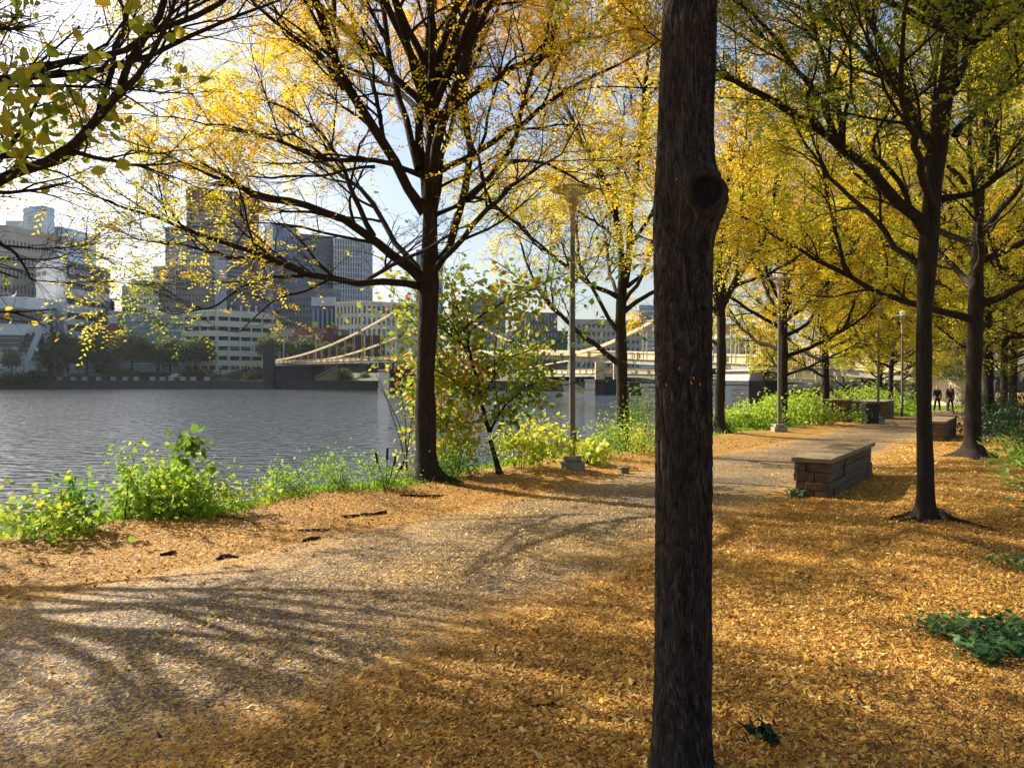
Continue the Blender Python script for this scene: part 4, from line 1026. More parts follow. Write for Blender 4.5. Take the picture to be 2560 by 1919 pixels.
# left edge tree (outside the frame, limbs reach in) with broad green leaves
D = 6.9; b0 = gbase(-6.4, 4.7)
def t0_(seq, dz, up=0):
    l = traced(b0, 6.6, seq, dz); return up_tail(l, up, gu) if up else l
limbs0 = [
 ([(0.05,0,2.4)]+t0_([(0,470),(29,438),(109,416),(174,387),(224,322),(253,290)], -0.3), .055,.032),
 (t0_([(253,290),(300,217),(348,138),(391,65),(420,0)], -0.2, 2.0), .03,.012),
 (t0_([(250,286),(268,217),(297,123),(322,36),(330,0)], 0.4, 1.6), .024,.010),
 ([(0.05,0,2.9)]+t0_([(0,210),(72,177),(145,185),(217,188),(271,203),(315,210),(362,174),(470,101),(615,36),(700,5)], 0.8), .05,.010),
 (t0_([(83,170),(217,152),(308,134),(362,90),(489,43),(597,0)], -0.6, 1.0), .028,.010),
 ([(0.1,0,3.4)]+t0_([(-100,60),(30,-20),(160,-120),(300,-260)], 1.5, 1.0), .06,.015),
 ([(0.0,0.1,3.0),(0.6,1.4,4.4),(1.2,2.6,5.8),(1.5,3.2,7.4)], .07,.02),
 ([(0.0,-0.1,3.0),(-0.6,-1.4,4.4),(-1.0,-2.4,6.0),(-1.2,-3.0,7.4)], .07,.02),
 ([(0.0,0.1,3.6),(1.0,-0.6,5.2),(1.9,-1.2,6.6),(2.4,-1.5,8.0)], .07,.02),
 ([(-0.1,0.1,3.2),(-1.4,0.6,4.5),(-2.6,1.0,5.6),(-3.2,1.2,7.0)], .07,.02),
 ([(0.0,0.0,4.4),(0.1,0.4,6.0),(0.3,0.6,7.6),(0.2,0.9,9.0)], .07,.02),
 (t0_([(-90,560),(-10,600),(50,640),(80,700)], 0.5), .02,.006),
]
limbs0 += crown_top(4.5, 14, 5.0, 10.5, 5, (1.0,2.0))
g0 = make_tree('leaning_tree', b0, [(0,0,0,.17),(0.02,0,1.5,.14),(0,0,3,.125),(0,0,4.6,.10)], limbs0, 21,
          leaf=dict(lowd=.4,t0=0.52,tz=0.03,m4=4,per=3,k=8,ll=.046,lw=.019,L=.22,tb=5.0,dz2=0.05,dz3=-.1,nf=2.2), dens=0.17, label='tree whose thick dark limbs reach in at the top left corner', group='trees along the river edge')
# its broad leaves at the left
g = np.random.default_rng(5); n = 300
cx = np.array([[P(a,b,6.2).x,6.2,P(a,b,6.2).z] for a,b in ((40,290),(90,330),(60,370),(110,250),(150,230),(190,260),(30,240),(120,300),(200,220),(10,330),(300,160),(400,120),(310,390),(10,390))])
A = cx[g.integers(0,len(cx),n)]+g.normal(0,1,(n,3))*np.array([.12,.3,.11])-np.array(b0)
V, Q, T = leaf_quads(A, g, 0.095, 0.09, 0.62+g.normal(0,0.12,n), 0.1)
G = Geo(); G.add(V,Q,T); link('broad_foliage', G.mesh('broad_foliage', M_broad), g0)

def vase(seed, H=10.5, fork=3.1, rad=4.6, n=10, lean=(0,0), r=.16, low=0):
    g = np.random.default_rng(seed); out = []
    tr = [(0,0,0,r*1.1),(0.02,0.01,fork*0.5,r*0.92),(lean[0]*0.4,lean[1]*0.4,fork,r*0.95),(lean[0]*0.7,lean[1]*0.7,fork+1.6,r*0.7),(lean[0],lean[1],fork+3.2,r*0.5)]
    for k in range(n):
        a = k*2.399+g.uniform(-.3,.3)+seed; f = k/(n-1); z0 = fork-0.15+f*2.9
        rr_ = rad*(1-0.45*f)*g.uniform(0.8,1.1); zt = z0+(H-z0)*(0.30+0.55*f)*g.uniform(0.85,1.1)
        x0, y0 = lean[0]*(0.4+0.5*f), lean[1]*(0.4+0.5*f)
        p = [(x0,y0,z0)]
        for q in (0.25,0.5,0.75,1.0):
            rr2 = rr_*q**0.85; zz = z0+(zt-z0)*q**1.25
            w = g.normal(0,0.14,2); p.append((x0+rr2*math.cos(a)+w[0], y0+rr2*math.sin(a)+w[1], zz))
        out.append((p, r*(0.5-0.15*f), .014))
        # a fork off each limb, more upright
        q1 = np.array(p[2]); a2 = a+g.choice([-0.6,0.6])
        out.append(([tuple(q1), tuple(q1+np.array([0.5*math.cos(a2),0.5*math.sin(a2),0.9])), tuple(q1+np.array([1.0*math.cos(a2),1.0*math.sin(a2),2.2])), tuple(q1+np.array([1.3*math.cos(a2),1.3*math.sin(a2),3.4]))], r*0.28, .012))
    t = tr[-1]
    out.append(([(t[0],t[1],t[2]-0.3),(t[0]+.1,t[1],t[2]+1.2),(t[0],t[1]+.2,t[2]+2.6),(t[0]+.2,t[1]+.1,H)], r*0.45, .012))
    for k in range(low):
        a = g.uniform(0,6.28); out.append(([(0,0,fork-0.9),(1.0*math.cos(a),1.0*math.sin(a),fork-0.5),(2.3*math.cos(a),2.3*math.sin(a),fork+0.1),(3.2*math.cos(a),3.2*math.sin(a),fork+0.6)], r*0.32, .012))
    return tr, out

trs, lbs = vase(88, 9.6, 3.4, 3.1, 11, (-0.8,1.5), .16, 0)
make_tree('bank_sycamore', (-7.7,7.7,gz(-7.7,7.7)), trs, lbs, 88, leaf=dict(broad=True,ll=.09,lw=.08,t0=0.66,tz=0.02,m4=3,per=2,tb=5.5,td=1.0), dens=0.5, leafm=M_broad,
          label='broad leaved sycamore on the bank slope just beyond the left frame edge')
# second riverside tree (traced)
D3 = 19.2; b3 = gbase(2.66, D3); Z6 = 0.362
def tB(seq, dz, up=0):
    l = traced(b3, D3, z3(seq,1300,300,Z6), dz); return up_tail(l, up, gu) if up else l
tr3 = [(0,0,0,.155),(0,0,1.0,.14),(-0.03,0,2.0,.14),(-0.06,0,3.2,.13),(-0.02,0,4.0,.115),(0.02,0,4.6,.08)]
limbs3 = [
 (tB([(705,1130),(700,950),(680,750),(660,550),(600,380),(520,290),(400,150),(330,0),(250,-300)], 0.8, 1.5), .08,.018),
 (tB([(720,1130),(740,1000),(760,850),(770,600),(780,420),(830,150),(850,0),(880,-300)], -0.8, 1.5), .085,.018),
 (tB([(765,870),(800,800),(870,730),(930,600),(1000,420)], -1.6, 1.0), .045,.012),
 (tB([(690,1230),(660,1205),(560,1170),(440,1110),(330,1000),(200,930),(0,720),(-200,600)], -1.8), .06,.010),
 (tB([(670,1450),(590,1350),(540,1220),(480,1140),(400,1000),(390,700),(300,500)], 1.4), .055,.012),
 (tB([(680,1680),(630,1630),(560,1570),(470,1520),(370,1440),(240,1330),(130,1200),(60,1000),(0,860),(-60,700)], 0.9), .065,.012),
 (tB([(720,1320),(780,1270),(850,1230),(960,1160),(1100,1050),(1300,900)], -1.2), .06,.012),
 (tB([(740,1150),(820,1080),(940,1010),(1100,850),(1250,600)], 1.6), .05,.012),
 (tB([(670,840),(600,760),(520,700),(420,640),(250,560)], 1.8), .04,.010),
 (tB([(680,600),(640,400),(700,200),(720,0)], 2.0, 1.5), .04,.012),
 (tB([(700,1250),(650,1180),(620,1050),(600,850),(560,700)], 3.2, 1.0), .05,.012),
 (tB([(720,1250),(790,1180),(860,1050),(900,850),(980,700)], -3.2, 1.0), .05,.012),
]
make_tree('riverside_tree', b3, tr3, limbs3, 8, leaf=dict(t0=0.49,tz=0.035,m4=5,per=3,k=6,ll=.07,lw=.034,L=.24,tw=1.3), dens=1.15,
          label='riverside tree just right of the tall lamp post, left of the near trunk', group='trees along the river edge')
# third riverside tree, right behind the near trunk
D4 = 26; b4 = gbase(6.75, D4)
def tC(seq, dz, up=0):
    l = traced(b4, D4, z3(seq,1300,300,Z6), dz); return up_tail(l, up, gu) if up else l
tr4 = [(0,0,0,.175),(0,0,1.0,.155),(0.05,0,2.2,.15),(0.05,0,3.6,.14),(0.02,0,4.6,.12)]
limbs4 = [
 (tC([(1370,1350),(1400,1280),(1480,1120),(1620,950),(1700,800),(1740,600),(1770,400),(1800,100)], -1.2, 2.0), .11,.02),
 (tC([(1365,1300),(1360,1100),(1360,1000),(1400,700),(1440,400),(1460,100)], 1.0, 2.0), .10,.02),
 (tC([(1360,1340),(1290,1230),(1200,1100),(1100,950),(1000,800)], 1.2, 1.0), .06,.015),
 (tC([(1480,1145),(1650,1090),(1850,990),(2000,900),(2200,700)], 0.8), .06,.012),
 (tC([(1380,1000),(1290,850),(1180,700),(1120,500),(1060,250)], -1.8, 1.5), .06,.015),
 (tC([(1480,1120),(1500,900),(1540,700),(1520,450),(1560,200)], -2.4, 1.5), .06,.015),
 (tC([(1380,1560),(1290,1500),(1200,1440),(1100,1400),(950,1380)], 1.4), .055,.012),
 (tC([(1620,950),(1580,800),(1600,600),(1650,400),(1640,200)], 1.5, 1.0), .05,.012),
 (tC([(1370,1250),(1420,1100),(1450,900),(1480,700)], 4.0, 1.5), .06,.015),
 (tC([(1370,1250),(1300,1150),(1250,950),(1220,800)], -4.0, 1.5), .06,.015),
]
make_tree('riverside_tree', b4, tr4, limbs4, 14, leaf=dict(t0=0.50,tz=0.025,m4=4,per=3,k=5,ll=.09,lw=.045,L=.26,tw=1.8), dens=1.2,
          label='third riverside tree whose trunk stands just right behind the near trunk', group='trees along the river edge')
# generic riverside / path trees
tr5, lb5 = vase(31, 11.0, 2.9, 5.0, 11, (0.1,0.1), .18, 2)
bx5 = gbase(10.9, 32.2)
T5 = make_tree('riverside_tree', bx5, tr5, lb5, 31, leaf=dict(t0=0.46,tz=0.03,m4=4,per=3,k=4,ll=.10,lw=.055,L=.26,tw=2.0), dens=1.5,
          label='riverside tree standing directly behind the second lamp post', group='trees along the river edge')
def again(T, x, y, rz, sc, label, group):
    c = copy_tree(T); c.location = gbase(x, y); c.rotation_euler = (0,0,rz); c.scale = (sc,sc,sc); c['label'] = label; c['group'] = group; return c
again(T5, 14.5, 36.9, 2.1, 0.97, 'riverside tree left of the dark shrub and the stone planter', 'trees along the river edge')
again(T5, 23.2, 50.5, 4.0, 1.0, 'riverside tree behind the stone planter wall, close to the third lamp post', 'trees along the river edge')
again(T5, 31.0, 61.0, 1.0, 1.05, 'farthest riverside tree, immediately left of the slender right hand trunk', 'trees along the river edge')
again(T5, 21.5, 45.5, 5.2, 0.8, 'far riverside tree with low drooping green crown over the hedge', 'trees along the river edge')

# right hand row: first (slender, traced)
DR = 9.7; bR = gbase(5.02, DR); ZR = 0.4222
def tR(seq, dz, up=0):
    l = traced(bR, DR, z3(seq,1650,0,ZR), dz); return up_tail(l, up, gu) if up else l
trR = [(0,0,0,.105),(0.0,0,0.5,.092),(-0.02,0,1.2,.088),(-0.03,0,2.4,.088),(0.02,0,3.3,.11),(0.08,0,4.1,.10),(0.2,0,5.0,.10),(0.29,0,5.75,.085),(0.32,0,6.1,.08)]
limbsR = [
 (tR([(1600,1400),(1560,1320),(1450,1230),(1330,1120),(1200,1000),(1080,870),(1030,800),(900,750),(700,650),(500,500),(290,390),(100,300)], -1.2), .075,.010),
 (tR([(1070,860),(1060,650),(1000,450),(930,250),(890,90),(860,-100)], 0.5, 0.8), .035,.010),
 (tR([(1040,830),(980,650),(920,530),(800,420),(700,280),(600,130),(420,0),(300,-80)], -0.8), .035,.010),
 (tR([(1470,1240),(1440,1100),(1380,1020),(1240,920),(1250,850),(1380,590)], 0.4), .035,.010),
 (tR([(1620,900),(1580,840),(1500,720),(1430,570),(1350,380),(1260,180),(1200,0)], 1.3, 1.5), .055,.012),
 (tR([(1430,570),(1300,440),(1180,300),(1050,180),(900,80),(750,20)], 1.0), .035,.010),
 (tR([(1770,220),(1740,190),(1650,170),(1500,90),(1300,0),(1150,-90)], -1.0), .05,.012),
 (tR([(1740,800),(1780,720),(1900,640),(2000,560),(2155,470),(2350,380)], 0.8), .045,.010),
 (tR([(1660,1180),(1700,1165),(1850,1160),(2000,1050),(2155,940),(2350,850)], -1.0), .04,.010),
 (tR([(1800,280),(1880,240),(1950,200),(2050,130),(2155,20),(2250,-80)], -1.3), .05,.012),
 (tR([(1570,1600),(1480,1550),(1330,1420),(1300,1300),(1150,1200),(950,1000),(850,850),(780,700)], 1.6), .04,.010),
 (tR([(1790,230),(1820,100),(1860,0),(1880,-200)], 0.6, 2.0), .055,.015),
 (tR([(1770,200),(1740,50),(1700,-100),(1660,-300)], 0.9, 2.0), .05,.015),
 (tR([(1620,1150),(1660,1000),(1600,700),(1640,450)], 3.0, 1.0), .05,.012),
 (tR([(1620,1250),(1560,1050),(1500,800),(1400,560)], -2.6, 1.0), .05,.010),
 (tR([(1740,500),(1830,350),(1900,100),(2000,-100)], 2.6, 1.0), .05,.012),
]
limbsR += crown_top(5.9, 10, 4.4, 10.5, 7, (0.3,0))
make_tree('path_tree', bR, trR, limbsR, 17, leaf=dict(t0=0.32,tz=0.035,m4=5,per=3,k=8,ll=.054,lw=.026,L=.23), dens=1.5, min_in=0.5, k_trunk=16, barkm=M_bark1,
          root_flare=0.9, label='slender dark tree with rough bark and surface roots right of the path', group='trees on the right of the path')
tr6, lb6 = vase(47, 10.8, 3.2, 4.9, 10, (0.15,0.0), .17, 1)
T6 = make_tree('path_tree', gbase(10.25, 17.8), tr6, lb6, 47, leaf=dict(t0=0.31,tz=0.04,m4=4,per=3,k=5,ll=.08,lw=.04,L=.24,tw=1.4), dens=1.5, root_flare=1.9,
          label='thick trunked tree with a flared base just right of the slender tree', group='trees on the right of the path')
again(T6, 16.35, 27.4, 2.6, 1.02, 'ivy footed tree third in the right hand row', 'trees on the right of the path')
again(T6, 22.5, 36.6, 4.4, 1.0, 'fourth tree of the right hand row, behind the ivy footed one', 'trees on the right of the path')
again(T6, 26.6, 42.4, 0.7, 0.95, 'fifth tree of the right hand row, nearly at the right edge', 'trees on the right of the path')
again(T6, 30.6, 49.0, 5.5, 1.0, 'farthest tree at the right edge of the picture', 'trees on the right of the path')
again(T6, 17.6, 24.0, 1.6, 1.02, 'tree just beyond the right edge whose branches hang in at the top right', 'trees on the right of the path')
again(T5, 34.0, 74.0, 3.0, 1.15, 'distant green tree in front of the beige wall, behind the walkers', 'trees at the end of the path')
again(T5, 43.0, 72.0, 0.4, 1.1, 'distant dark green tree right of the beige wall', 'trees at the end of the path')

# ------------------------------------------------------------------ near trunk with the knot
def near_trunk():
    bx, by = 0.70, 3.26; bz = gz(bx, by)-0.02
    root = empty('foreground_tree', (bx, by, bz), 'thick dark trunk with a hollow knot, close in front of the camera', 'tree', 'trees on the right of the path')
    nz, nt_ = 900, 260
    z = np.linspace(0, 5.2, nz); th = np.arange(nt_)*2*np.pi/nt_
    Z, TH = np.meshgrid(z, th, indexing='ij')
    r = np.interp(z, [0,0.1,0.3,0.8,1.6,2.3,2.6,3.4,5.2], [.122,.112,.106,.102,.100,.106,.098,.092,.085])[:,None]
    cx = np.interp(z, [0,0.5,1.4,2.2,2.6,3.2,5.2], [-0.01,0,0.0,-0.005,0.005,0.025,0.06])
    g = np.random.default_rng(2)
    def ridge(fa, fz, ph, w):   # long flaky plates: thresholded ridges
        v = np.sin(TH*fa+ph+0.9*np.sin(Z*fz+ph*1.7)+0.5*np.sin(Z*fz*2.7+TH*2+ph))
        return np.clip((np.abs(v)-w)/(1-w), 0, 1)
    bark = 0.0045*ridge(7,1.3,0.3,0.15)+0.0035*ridge(12,2.4,1.9,0.2)+0.0016*ridge(23,5.1,4.0,0.3)
    sm = g.normal(0,1,(nz,nt_))
    for _ in range(2): sm = (sm+np.roll(sm,1,0)+np.roll(sm,-1,0)+np.roll(sm,2,0)+np.roll(sm,-2,0)+np.roll(sm,1,1)*0.5)/5
    bark += 0.0012*sm
    lobes = 0.028*np.exp(-Z/0.07)*(0.5+0.5*np.sin(TH*3+0.7)) + 0.004*np.sin(TH*2+Z*0.8)
    fl = 1.3*np.sin(TH*2+1.1*np.sin(Z*1.9)+0.4*np.sin(Z*6.1+TH))+0.9*np.sin(TH*5+2.0*np.sin(Z*1.3+TH)+0.5*np.sin(Z*9+TH*3))+0.5*np.sin(Z*4.3+TH*3)+0.35*np.sin(TH*11+Z*3.7+np.sin(Z*13))+0.05*sm
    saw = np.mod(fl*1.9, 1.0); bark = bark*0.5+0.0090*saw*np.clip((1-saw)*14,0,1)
    fl2 = 0.8*np.sin(TH*9+3*np.sin(Z*2.2)+0.7*np.sin(Z*17+TH*5))+0.6*np.sin(Z*8+TH*7)
    saw2 = np.mod(fl2*1.6, 1.0); bark += 0.0025*saw2*np.clip((1-saw2)*10,0,1)
    rad = r+bark+lobes
    # knot: on the camera side, a little to the right
    kz, kt = 2.335, R(-90+24)
    dz = (Z-kz); dt = (np.angle(np.exp(1j*(TH-kt))))*0.105
    tri = dt/(0.040+0.012*np.clip(dz/0.06,-1,1))       # narrower towards the bottom
    e = np.sqrt(tri**2+(dz/0.066)**2)
    rightish = np.exp(-((np.angle(np.exp(1j*(TH-R(-20)))))/0.75)**2)*np.exp(-((Z-kz+0.01)/0.105)**2)
    bulge = 0.026*np.exp(-(e/2.0)**2)+0.052*rightish
    ring = 0.020*np.exp(-((e-1.25)/0.28)**2); hole = -0.024*np.clip(1.05-e,0,1)**0.6
    smooth_k = np.exp(-(e/2.1)**4)
    rad = rad-bark*smooth_k*0.9+bulge+ring+hole
    # scar ledge above, and rough dark hollow left of the knot
    rad += 0.010*np.exp(-((Z-kz-0.115-0.02*np.sin(TH*3))/0.012)**2)*np.exp(-(np.angle(np.exp(1j*(TH-kt)))/0.9)**2)
    d2 = np.sqrt(((np.angle(np.exp(1j*(TH-R(-128)))))*0.105/0.022)**2+((Z-kz+0.05)/0.07)**2)
    rad += (-0.010+0.006*sm)*np.exp(-d2**2)
    X = cx[:,None]+rad*np.cos(TH); Y = rad*np.sin(TH)
    V = np.stack([X,Y,Z],-1).reshape(-1,3)
    idx = np.arange(nz*nt_).reshape(nz,nt_); j = np.roll(np.arange(nt_),-1)
    Q = np.stack([idx[:-1],idx[:-1][:,j],idx[1:][:,j],idx[1:]],-1).reshape(-1,4)
    mi = np.zeros((nz,nt_),int); mi[(e>0.98)&(e<1.55)] = 1; mi[e<=0.98] = 2
    M_callus = bark_mat('callus_wood', (0.016,0.010,0.007), (0.042,0.028,0.019), 2.0, 0.6)
    M_hole_shade = bark_mat('hole_shade', (0.006,0.005,0.004), (0.018,0.012,0.009), 1.5, 1.0)  # darker than the bark: shade painted into the knot hole to deepen it
    link('trunk', mesh_np('trunk', V, Q, [M_plate, M_callus, M_hole_shade], tint=np.clip(0.15+0.55*saw+0.25*saw2+0.08*sm,0,1)[:-1].ravel(), smooth=True, midx=mi[:-1].ravel()), root)
    return root, bx, by, bz
nt_root, nbx, nby, nbz = near_trunk()
trn, lbn = vase(63, 6.2, 1.0, 4.4, 10, (0.1,0), .10, 0)
bn = (nbx+0.06, nby, nbz+4.1)
cr = make_tree('tmp_crown', bn, [(0,0,0,.088),(0.05,0,1.0,.09),(0.1,0,2.4,.06)], lbn, 63, leaf=dict(t0=0.5,tz=0.03,m4=4,per=2,k=8,ll=.06,lw=.03,L=.24,tb=1.5), dens=0.9, root_flare=0.0)
for ch, nm in zip(list(cr.children), ('limbs', 'crown')):
    ch.parent = nt_root; ch.location = (0.06,0,4.1); ch.name = nm
bpy.data.objects.remove(cr)
# a few leaves caught in the bark
g = np.random.default_rng(9); Gl = Geo(); pts = []
for px, py in ((1697,920),(1732,945),(1726,957),(1749,960),(1669,962),(1712,452),(1690,450)):
    x = (px-1280)/F*(nby-0.1); z = CAMZ-(py-HOR)/F*(nby-0.1); dx = x-nbx
    pts.append((x-nbx, -math.sqrt(max(0.0001,0.112**2-dx*dx))-0.004, z-nbz))
A = np.array(pts); M_ = len(A); ld = nrm(g.normal(0,1,(M_,3))*np.array([.4,.1,1])); wd = np.tile([1.0,0,0],(M_,1)); wd = nrm(wd-ld*(wd*ld).sum(1,keepdims=True))
V = np.stack([A-ld*.009, A+wd*.004, A+ld*.009, A-wd*.004],1).reshape(-1,3)
for k in range(M_): link('caught_leaf', mesh_np('caught_leaf', V[k*4:k*4+4], np.array([[0,1,2,3]]), M_litter, np.array([0.15+0.3*g.random()])), nt_root)

# ------------------------------------------------------------------ fallen leaves (real leaves near the camera)
def litter(name, n, dmin, dmax, tlo, thi, size, cov, seed, tintc):
    g = np.random.default_rng(seed)
    d = np.sqrt(g.random(n)*(dmax**2-dmin**2)+dmin**2); x = (g.random(n)*1.42-0.71)*d; y = d
    t = x*N[0]+y*N[1]; s = x*U[0]+y*U[1]
    w = np.clip((t-tlo)/0.5+0.5, 0, 1)*np.clip((thi-t)/0.5+0.5, 0, 1)
    nn = np.sin(x*1.9+np.sin(y*2.3))*np.sin(y*1.7+1.3*np.sin(x*1.1))
    keep = g.random(n) < w*np.clip(cov+0.45*nn, 0.08, 1)
    x, y, t = x[keep], y[keep], t[keep]; M = len(x)
    z = zg(x, y)+0.008+0.012*g.random(M)
    a = g.random(M)*6.283; l = size*np.clip(np.exp(g.normal(-0.1,0.38,M)),.4,2.4); w_ = l*(0.2+0.28*g.random(M))
    ld = np.stack([np.cos(a), np.sin(a), g.normal(0,0.35,M)],-1); wd = np.stack([-np.sin(a), np.cos(a), g.normal(0,0.6,M)],-1)
    c = np.stack([x,y,z],-1); curl = (g.random(M)*0.25)[:,None]*l[:,None]*np.array([0,0,1.0])
    V = np.stack([c-ld*l[:,None]*.5+curl, c+wd*w_[:,None]*.5, c+ld*l[:,None]*.5+curl, c-wd*w_[:,None]*.5],1).reshape(-1,3)
    T = np.clip(tintc+0.27*g.normal(0,1,M)+0.1*nn[keep]-0.16*np.clip((t-5.5)/2,0,1),0,1)
    return V, np.arange(len(V)).reshape(-1,4), T
G = Geo()
G.add(*litter('a', 260000, 2.6, 11.5, -12, 3.0, .027, 0.85, 1, 0.50))
G.add(*litter('b', 110000, 3.0, 13.0, 6.15, 8.9, .028, 0.8, 2, 0.45))
G.add(*litter('c', 150000, 2.6, 12.0, 3.0, 6.1, .024, 0.42, 3, 0.66))
G.add(*litter('d', 90000, 11.0, 24.0, -12, 3.0, .045, 0.8, 4, 0.55))
G.add(*litter('e', 30000, 12.0, 24.0, 6.1, 8.9, .045, 0.7, 5, 0.45))
G.add(*litter('f', 16000, 11.5, 26.0, 2.9, 6.2, .035, 0.3, 6, 0.75))
tag(link('fallen_leaves', G.mesh('fallen_leaves', M_litter)), kind='stuff')

# ------------------------------------------------------------------ lamp posts
M_lglass, _nt, _b = mat('lamp_glass')
_b.inputs['Base Color'].default_value = (0.75,0.74,0.68,1); _b.inputs['Roughness'].default_value = 0.15
_tr = nd(_nt,'ShaderNodeBsdfTransparent'); _mx = nd(_nt,'ShaderNodeMixShader'); _mx.inputs[0].default_value = 0.6
_nt.links.new(_b.outputs[0],_mx.inputs[1]); _nt.links.new(_tr.outputs[0],_mx.inputs[2]); _nt.links.new(_mx.outputs[0],_nt.nodes['Material Output'].inputs[0])
def lamp_post(x, y, label, plinth=True):
    r = empty('lamp_post', (x, y, gz(x,y)), label, 'lamp post', 'lamp posts along the path'); r.scale = (1,1,0.965)
    b0 = 0.0
    if plinth:
        mb = MB(); mb.box(-0.22,0.22,-0.22,0.22,-0.1,0.15); mb.build('plinth', M_conc, r, bevel=0.012)
        mb = MB(); mb.box(-0.165,0.165,-0.165,0.165,0.17,0.26); mb.box(-0.13,0.13,-0.13,0.13,0.14,0.18); mb.build('base_plate', M_conc, r, bevel=0.01)
    mb = MB(); mb.lathe([(0.062,0.1),(0.060,0.3),(0.056,2.5),(0.050,4.55)], n=20); mb.build('pole', M_pole, r, smooth=True)
    mb = MB(); mb.lathe([(0.052,4.5),(0.053,4.95),(0.062,5.02),(0.092,5.12),(0.112,5.16),(0.12,5.19),(0.118,5.22)], n=24); mb.build('neck', M_tan, r, smooth=True)
    mb = MB(); mb.lathe([(0.115,5.24),(0.118,5.30),(0.118,5.46),(0.118,5.50)], n=24); mb.build('lantern', M_lglass, r, smooth=True)
    mb = MB(); mb.lathe([(0.03,5.24),(0.045,5.3),(0.04,5.42),(0.02,5.46)], n=12); mb.build('bulb', M_sign, r, smooth=True)
    mb = MB(); mb.lathe([(0.43,5.405),(0.435,5.42),(0.30,5.45),(0.13,5.475),(0.12,5.47),(0.12,5.44),(0.30,5.42)], n=36, cap=False); mb.build('reflector_disc', M_disc, r, smooth=True)
    mb = MB(); mb.lathe([(0.118,5.50),(0.128,5.54),(0.122,5.60),(0.095,5.655),(0.05,5.685),(0.005,5.695)], n=24); mb.build('globe', M_lglass, r, smooth=True)
    mb = MB(); mb.box(0.05,0.075,-0.03,0.03,0.55,0.75); mb.build('hand_hole_cover', M_pole, r)
    return r
lamp_post(1.13, 15.0, 'nearest and tallest looking lamp post, standing at the river edge')
lamp_post(9.15, 27.4, 'second lamp post, close to a riverside tree trunk beyond the bench')
lamp_post(16.8, 36.7, 'third lamp post, beside the black litter bin')
l4 = lamp_post(19.8, 40.6, 'fourth, pale lamp post at the end of the stone planter wall', False)

# ------------------------------------------------------------------ stone benches, planters, bin
def stone_bench(s0, s1, t0, t1, h, label, name='stone_bench', cat='bench', cap=True, seed=1, rows=4):
    rr = random.Random(seed)
    x0, y0 = W(s0, t0); root = empty(name, (x0, y0, gz(x0,y0)), label, cat, rz=math.atan2(U[1],U[0]))
    L = s1-s0; D_ = t1-t0; mb = MB()
    dzf = gz(*W(s1,t0))-gz(x0,y0)
    mb.box(0.03,L-0.03,0.03,D_-0.03,-0.25+min(0,dzf),h-0.03)
    zs = [0.0]
    z = -0.25+min(0,dzf)
    hb = (h-0.02)/rows; rowsz = [z]+[hb*k+rr.uniform(-.035,.035) for k in range(1, rows)]+[h-0.02]
    for j in range(rows):
        z0, z1 = rowsz[j]+0.004, rowsz[j+1]-0.004
        for face in range(4):
            ln = L if face < 2 else D_
            a = 0.0
            while a < ln-0.02:
                w = rr.uniform(0.25,1.0) if face < 2 else rr.uniform(0.14,0.46); b = min(a+w, ln)
                if ln-b < 0.1: b = ln
                p = rr.uniform(0.0,0.028)
                zz1 = z1
                if face == 0: mb.box(a+.004,b-.004,-p,0.05,z0,zz1)
                if face == 1: mb.box(a+.004,b-.004,D_-0.05,D_+p,z0,zz1)
                if face == 2: mb.box(-p-0.001,0.05,a+.006,b-.006,z0,zz1-0.001)
                if face == 3: mb.box(L-0.05,L+p+0.001,a+.006,b-.006,z0,zz1-0.001)
                a = b
    mb.build('stonework', M_stone, root, bevel=0.008)
    if cap:
        mb = MB(); a = -0.05
        while a < L+0.04:
            b = min(a+rr.uniform(0.7,1.1), L+0.05)
            if L+0.05-b < 0.3: b = L+0.05
            mb.box(a+.003,b-.003,-0.05-rr.uniform(0,.012),D_+0.05+rr.uniform(0,.012),h-0.018,h+0.045+rr.uniform(0,.006)); a = b
        mb.build('cap_slab', M_cap, root, bevel=0.01)
    return root
stone_bench(12.05, 15.6, 2.52, 2.97, 0.53, 'nearest low stone block bench with a flat cap, standing at the path edge', seed=4)
stone_bench(26.4, 30.4, 2.3, 2.75, 0.55, 'second stone bench, partly hidden behind the slender tree', seed=9)
stone_bench(37.3, 38.2, 7.0, 7.9, 0.95, 'short stone block planter left of the black litter bin', 'stone_planter', 'planter', seed=11)
stone_bench(43.0, 46.4, 6.4, 8.4, 0.85, 'long stone planter wall behind the litter bin and lamp posts', 'stone_planter', 'planter', seed=12)
# leaves lying on the nearest bench
g = np.random.default_rng(12); n = 500
s_ = 12.0+g.random(n)**0.7*3.6; t_ = 2.5+g.random(n)*0.5; kp = g.random(n) < np.clip((s_-12.6)/1.5,0.1,1); s_, t_ = s_[kp], t_[kp]
X, Y = s_*U[0]+t_*N[0], s_*U[1]+t_*N[1]; x0_, y0_ = W(12.05,2.52)
A = np.stack([X,Y,np.full(len(X), gz(x0_,y0_)+0.590)],-1); a = g.random(len(A))*6.28; ld = np.stack([np.cos(a),np.sin(a),g.normal(0,.08,len(A))],-1)*0.018; wd = np.stack([-np.sin(a),np.cos(a),g.normal(0,.08,len(A))],-1)*0.007
V = np.stack([A-ld,A+wd,A+ld,A-wd],1).reshape(-1,3); G = Geo(); G.add(V,np.arange(len(V)).reshape(-1,4),0.55+0.2*g.random(len(A)))
tag(link('bench_leaves', G.mesh('bench_leaves', M_litter)), kind='stuff')
M_bin = simple('black_plastic', (0.015,0.017,0.02), 0.35, 0.2, 3, 0.05)
bxp = P(2176,1058,35.6)
r = empty('litter_bin', (bxp.x, 35.6, gz(bxp.x,35.6)), 'black plastic litter bin between the short planter and the third lamp post', 'litter bin')
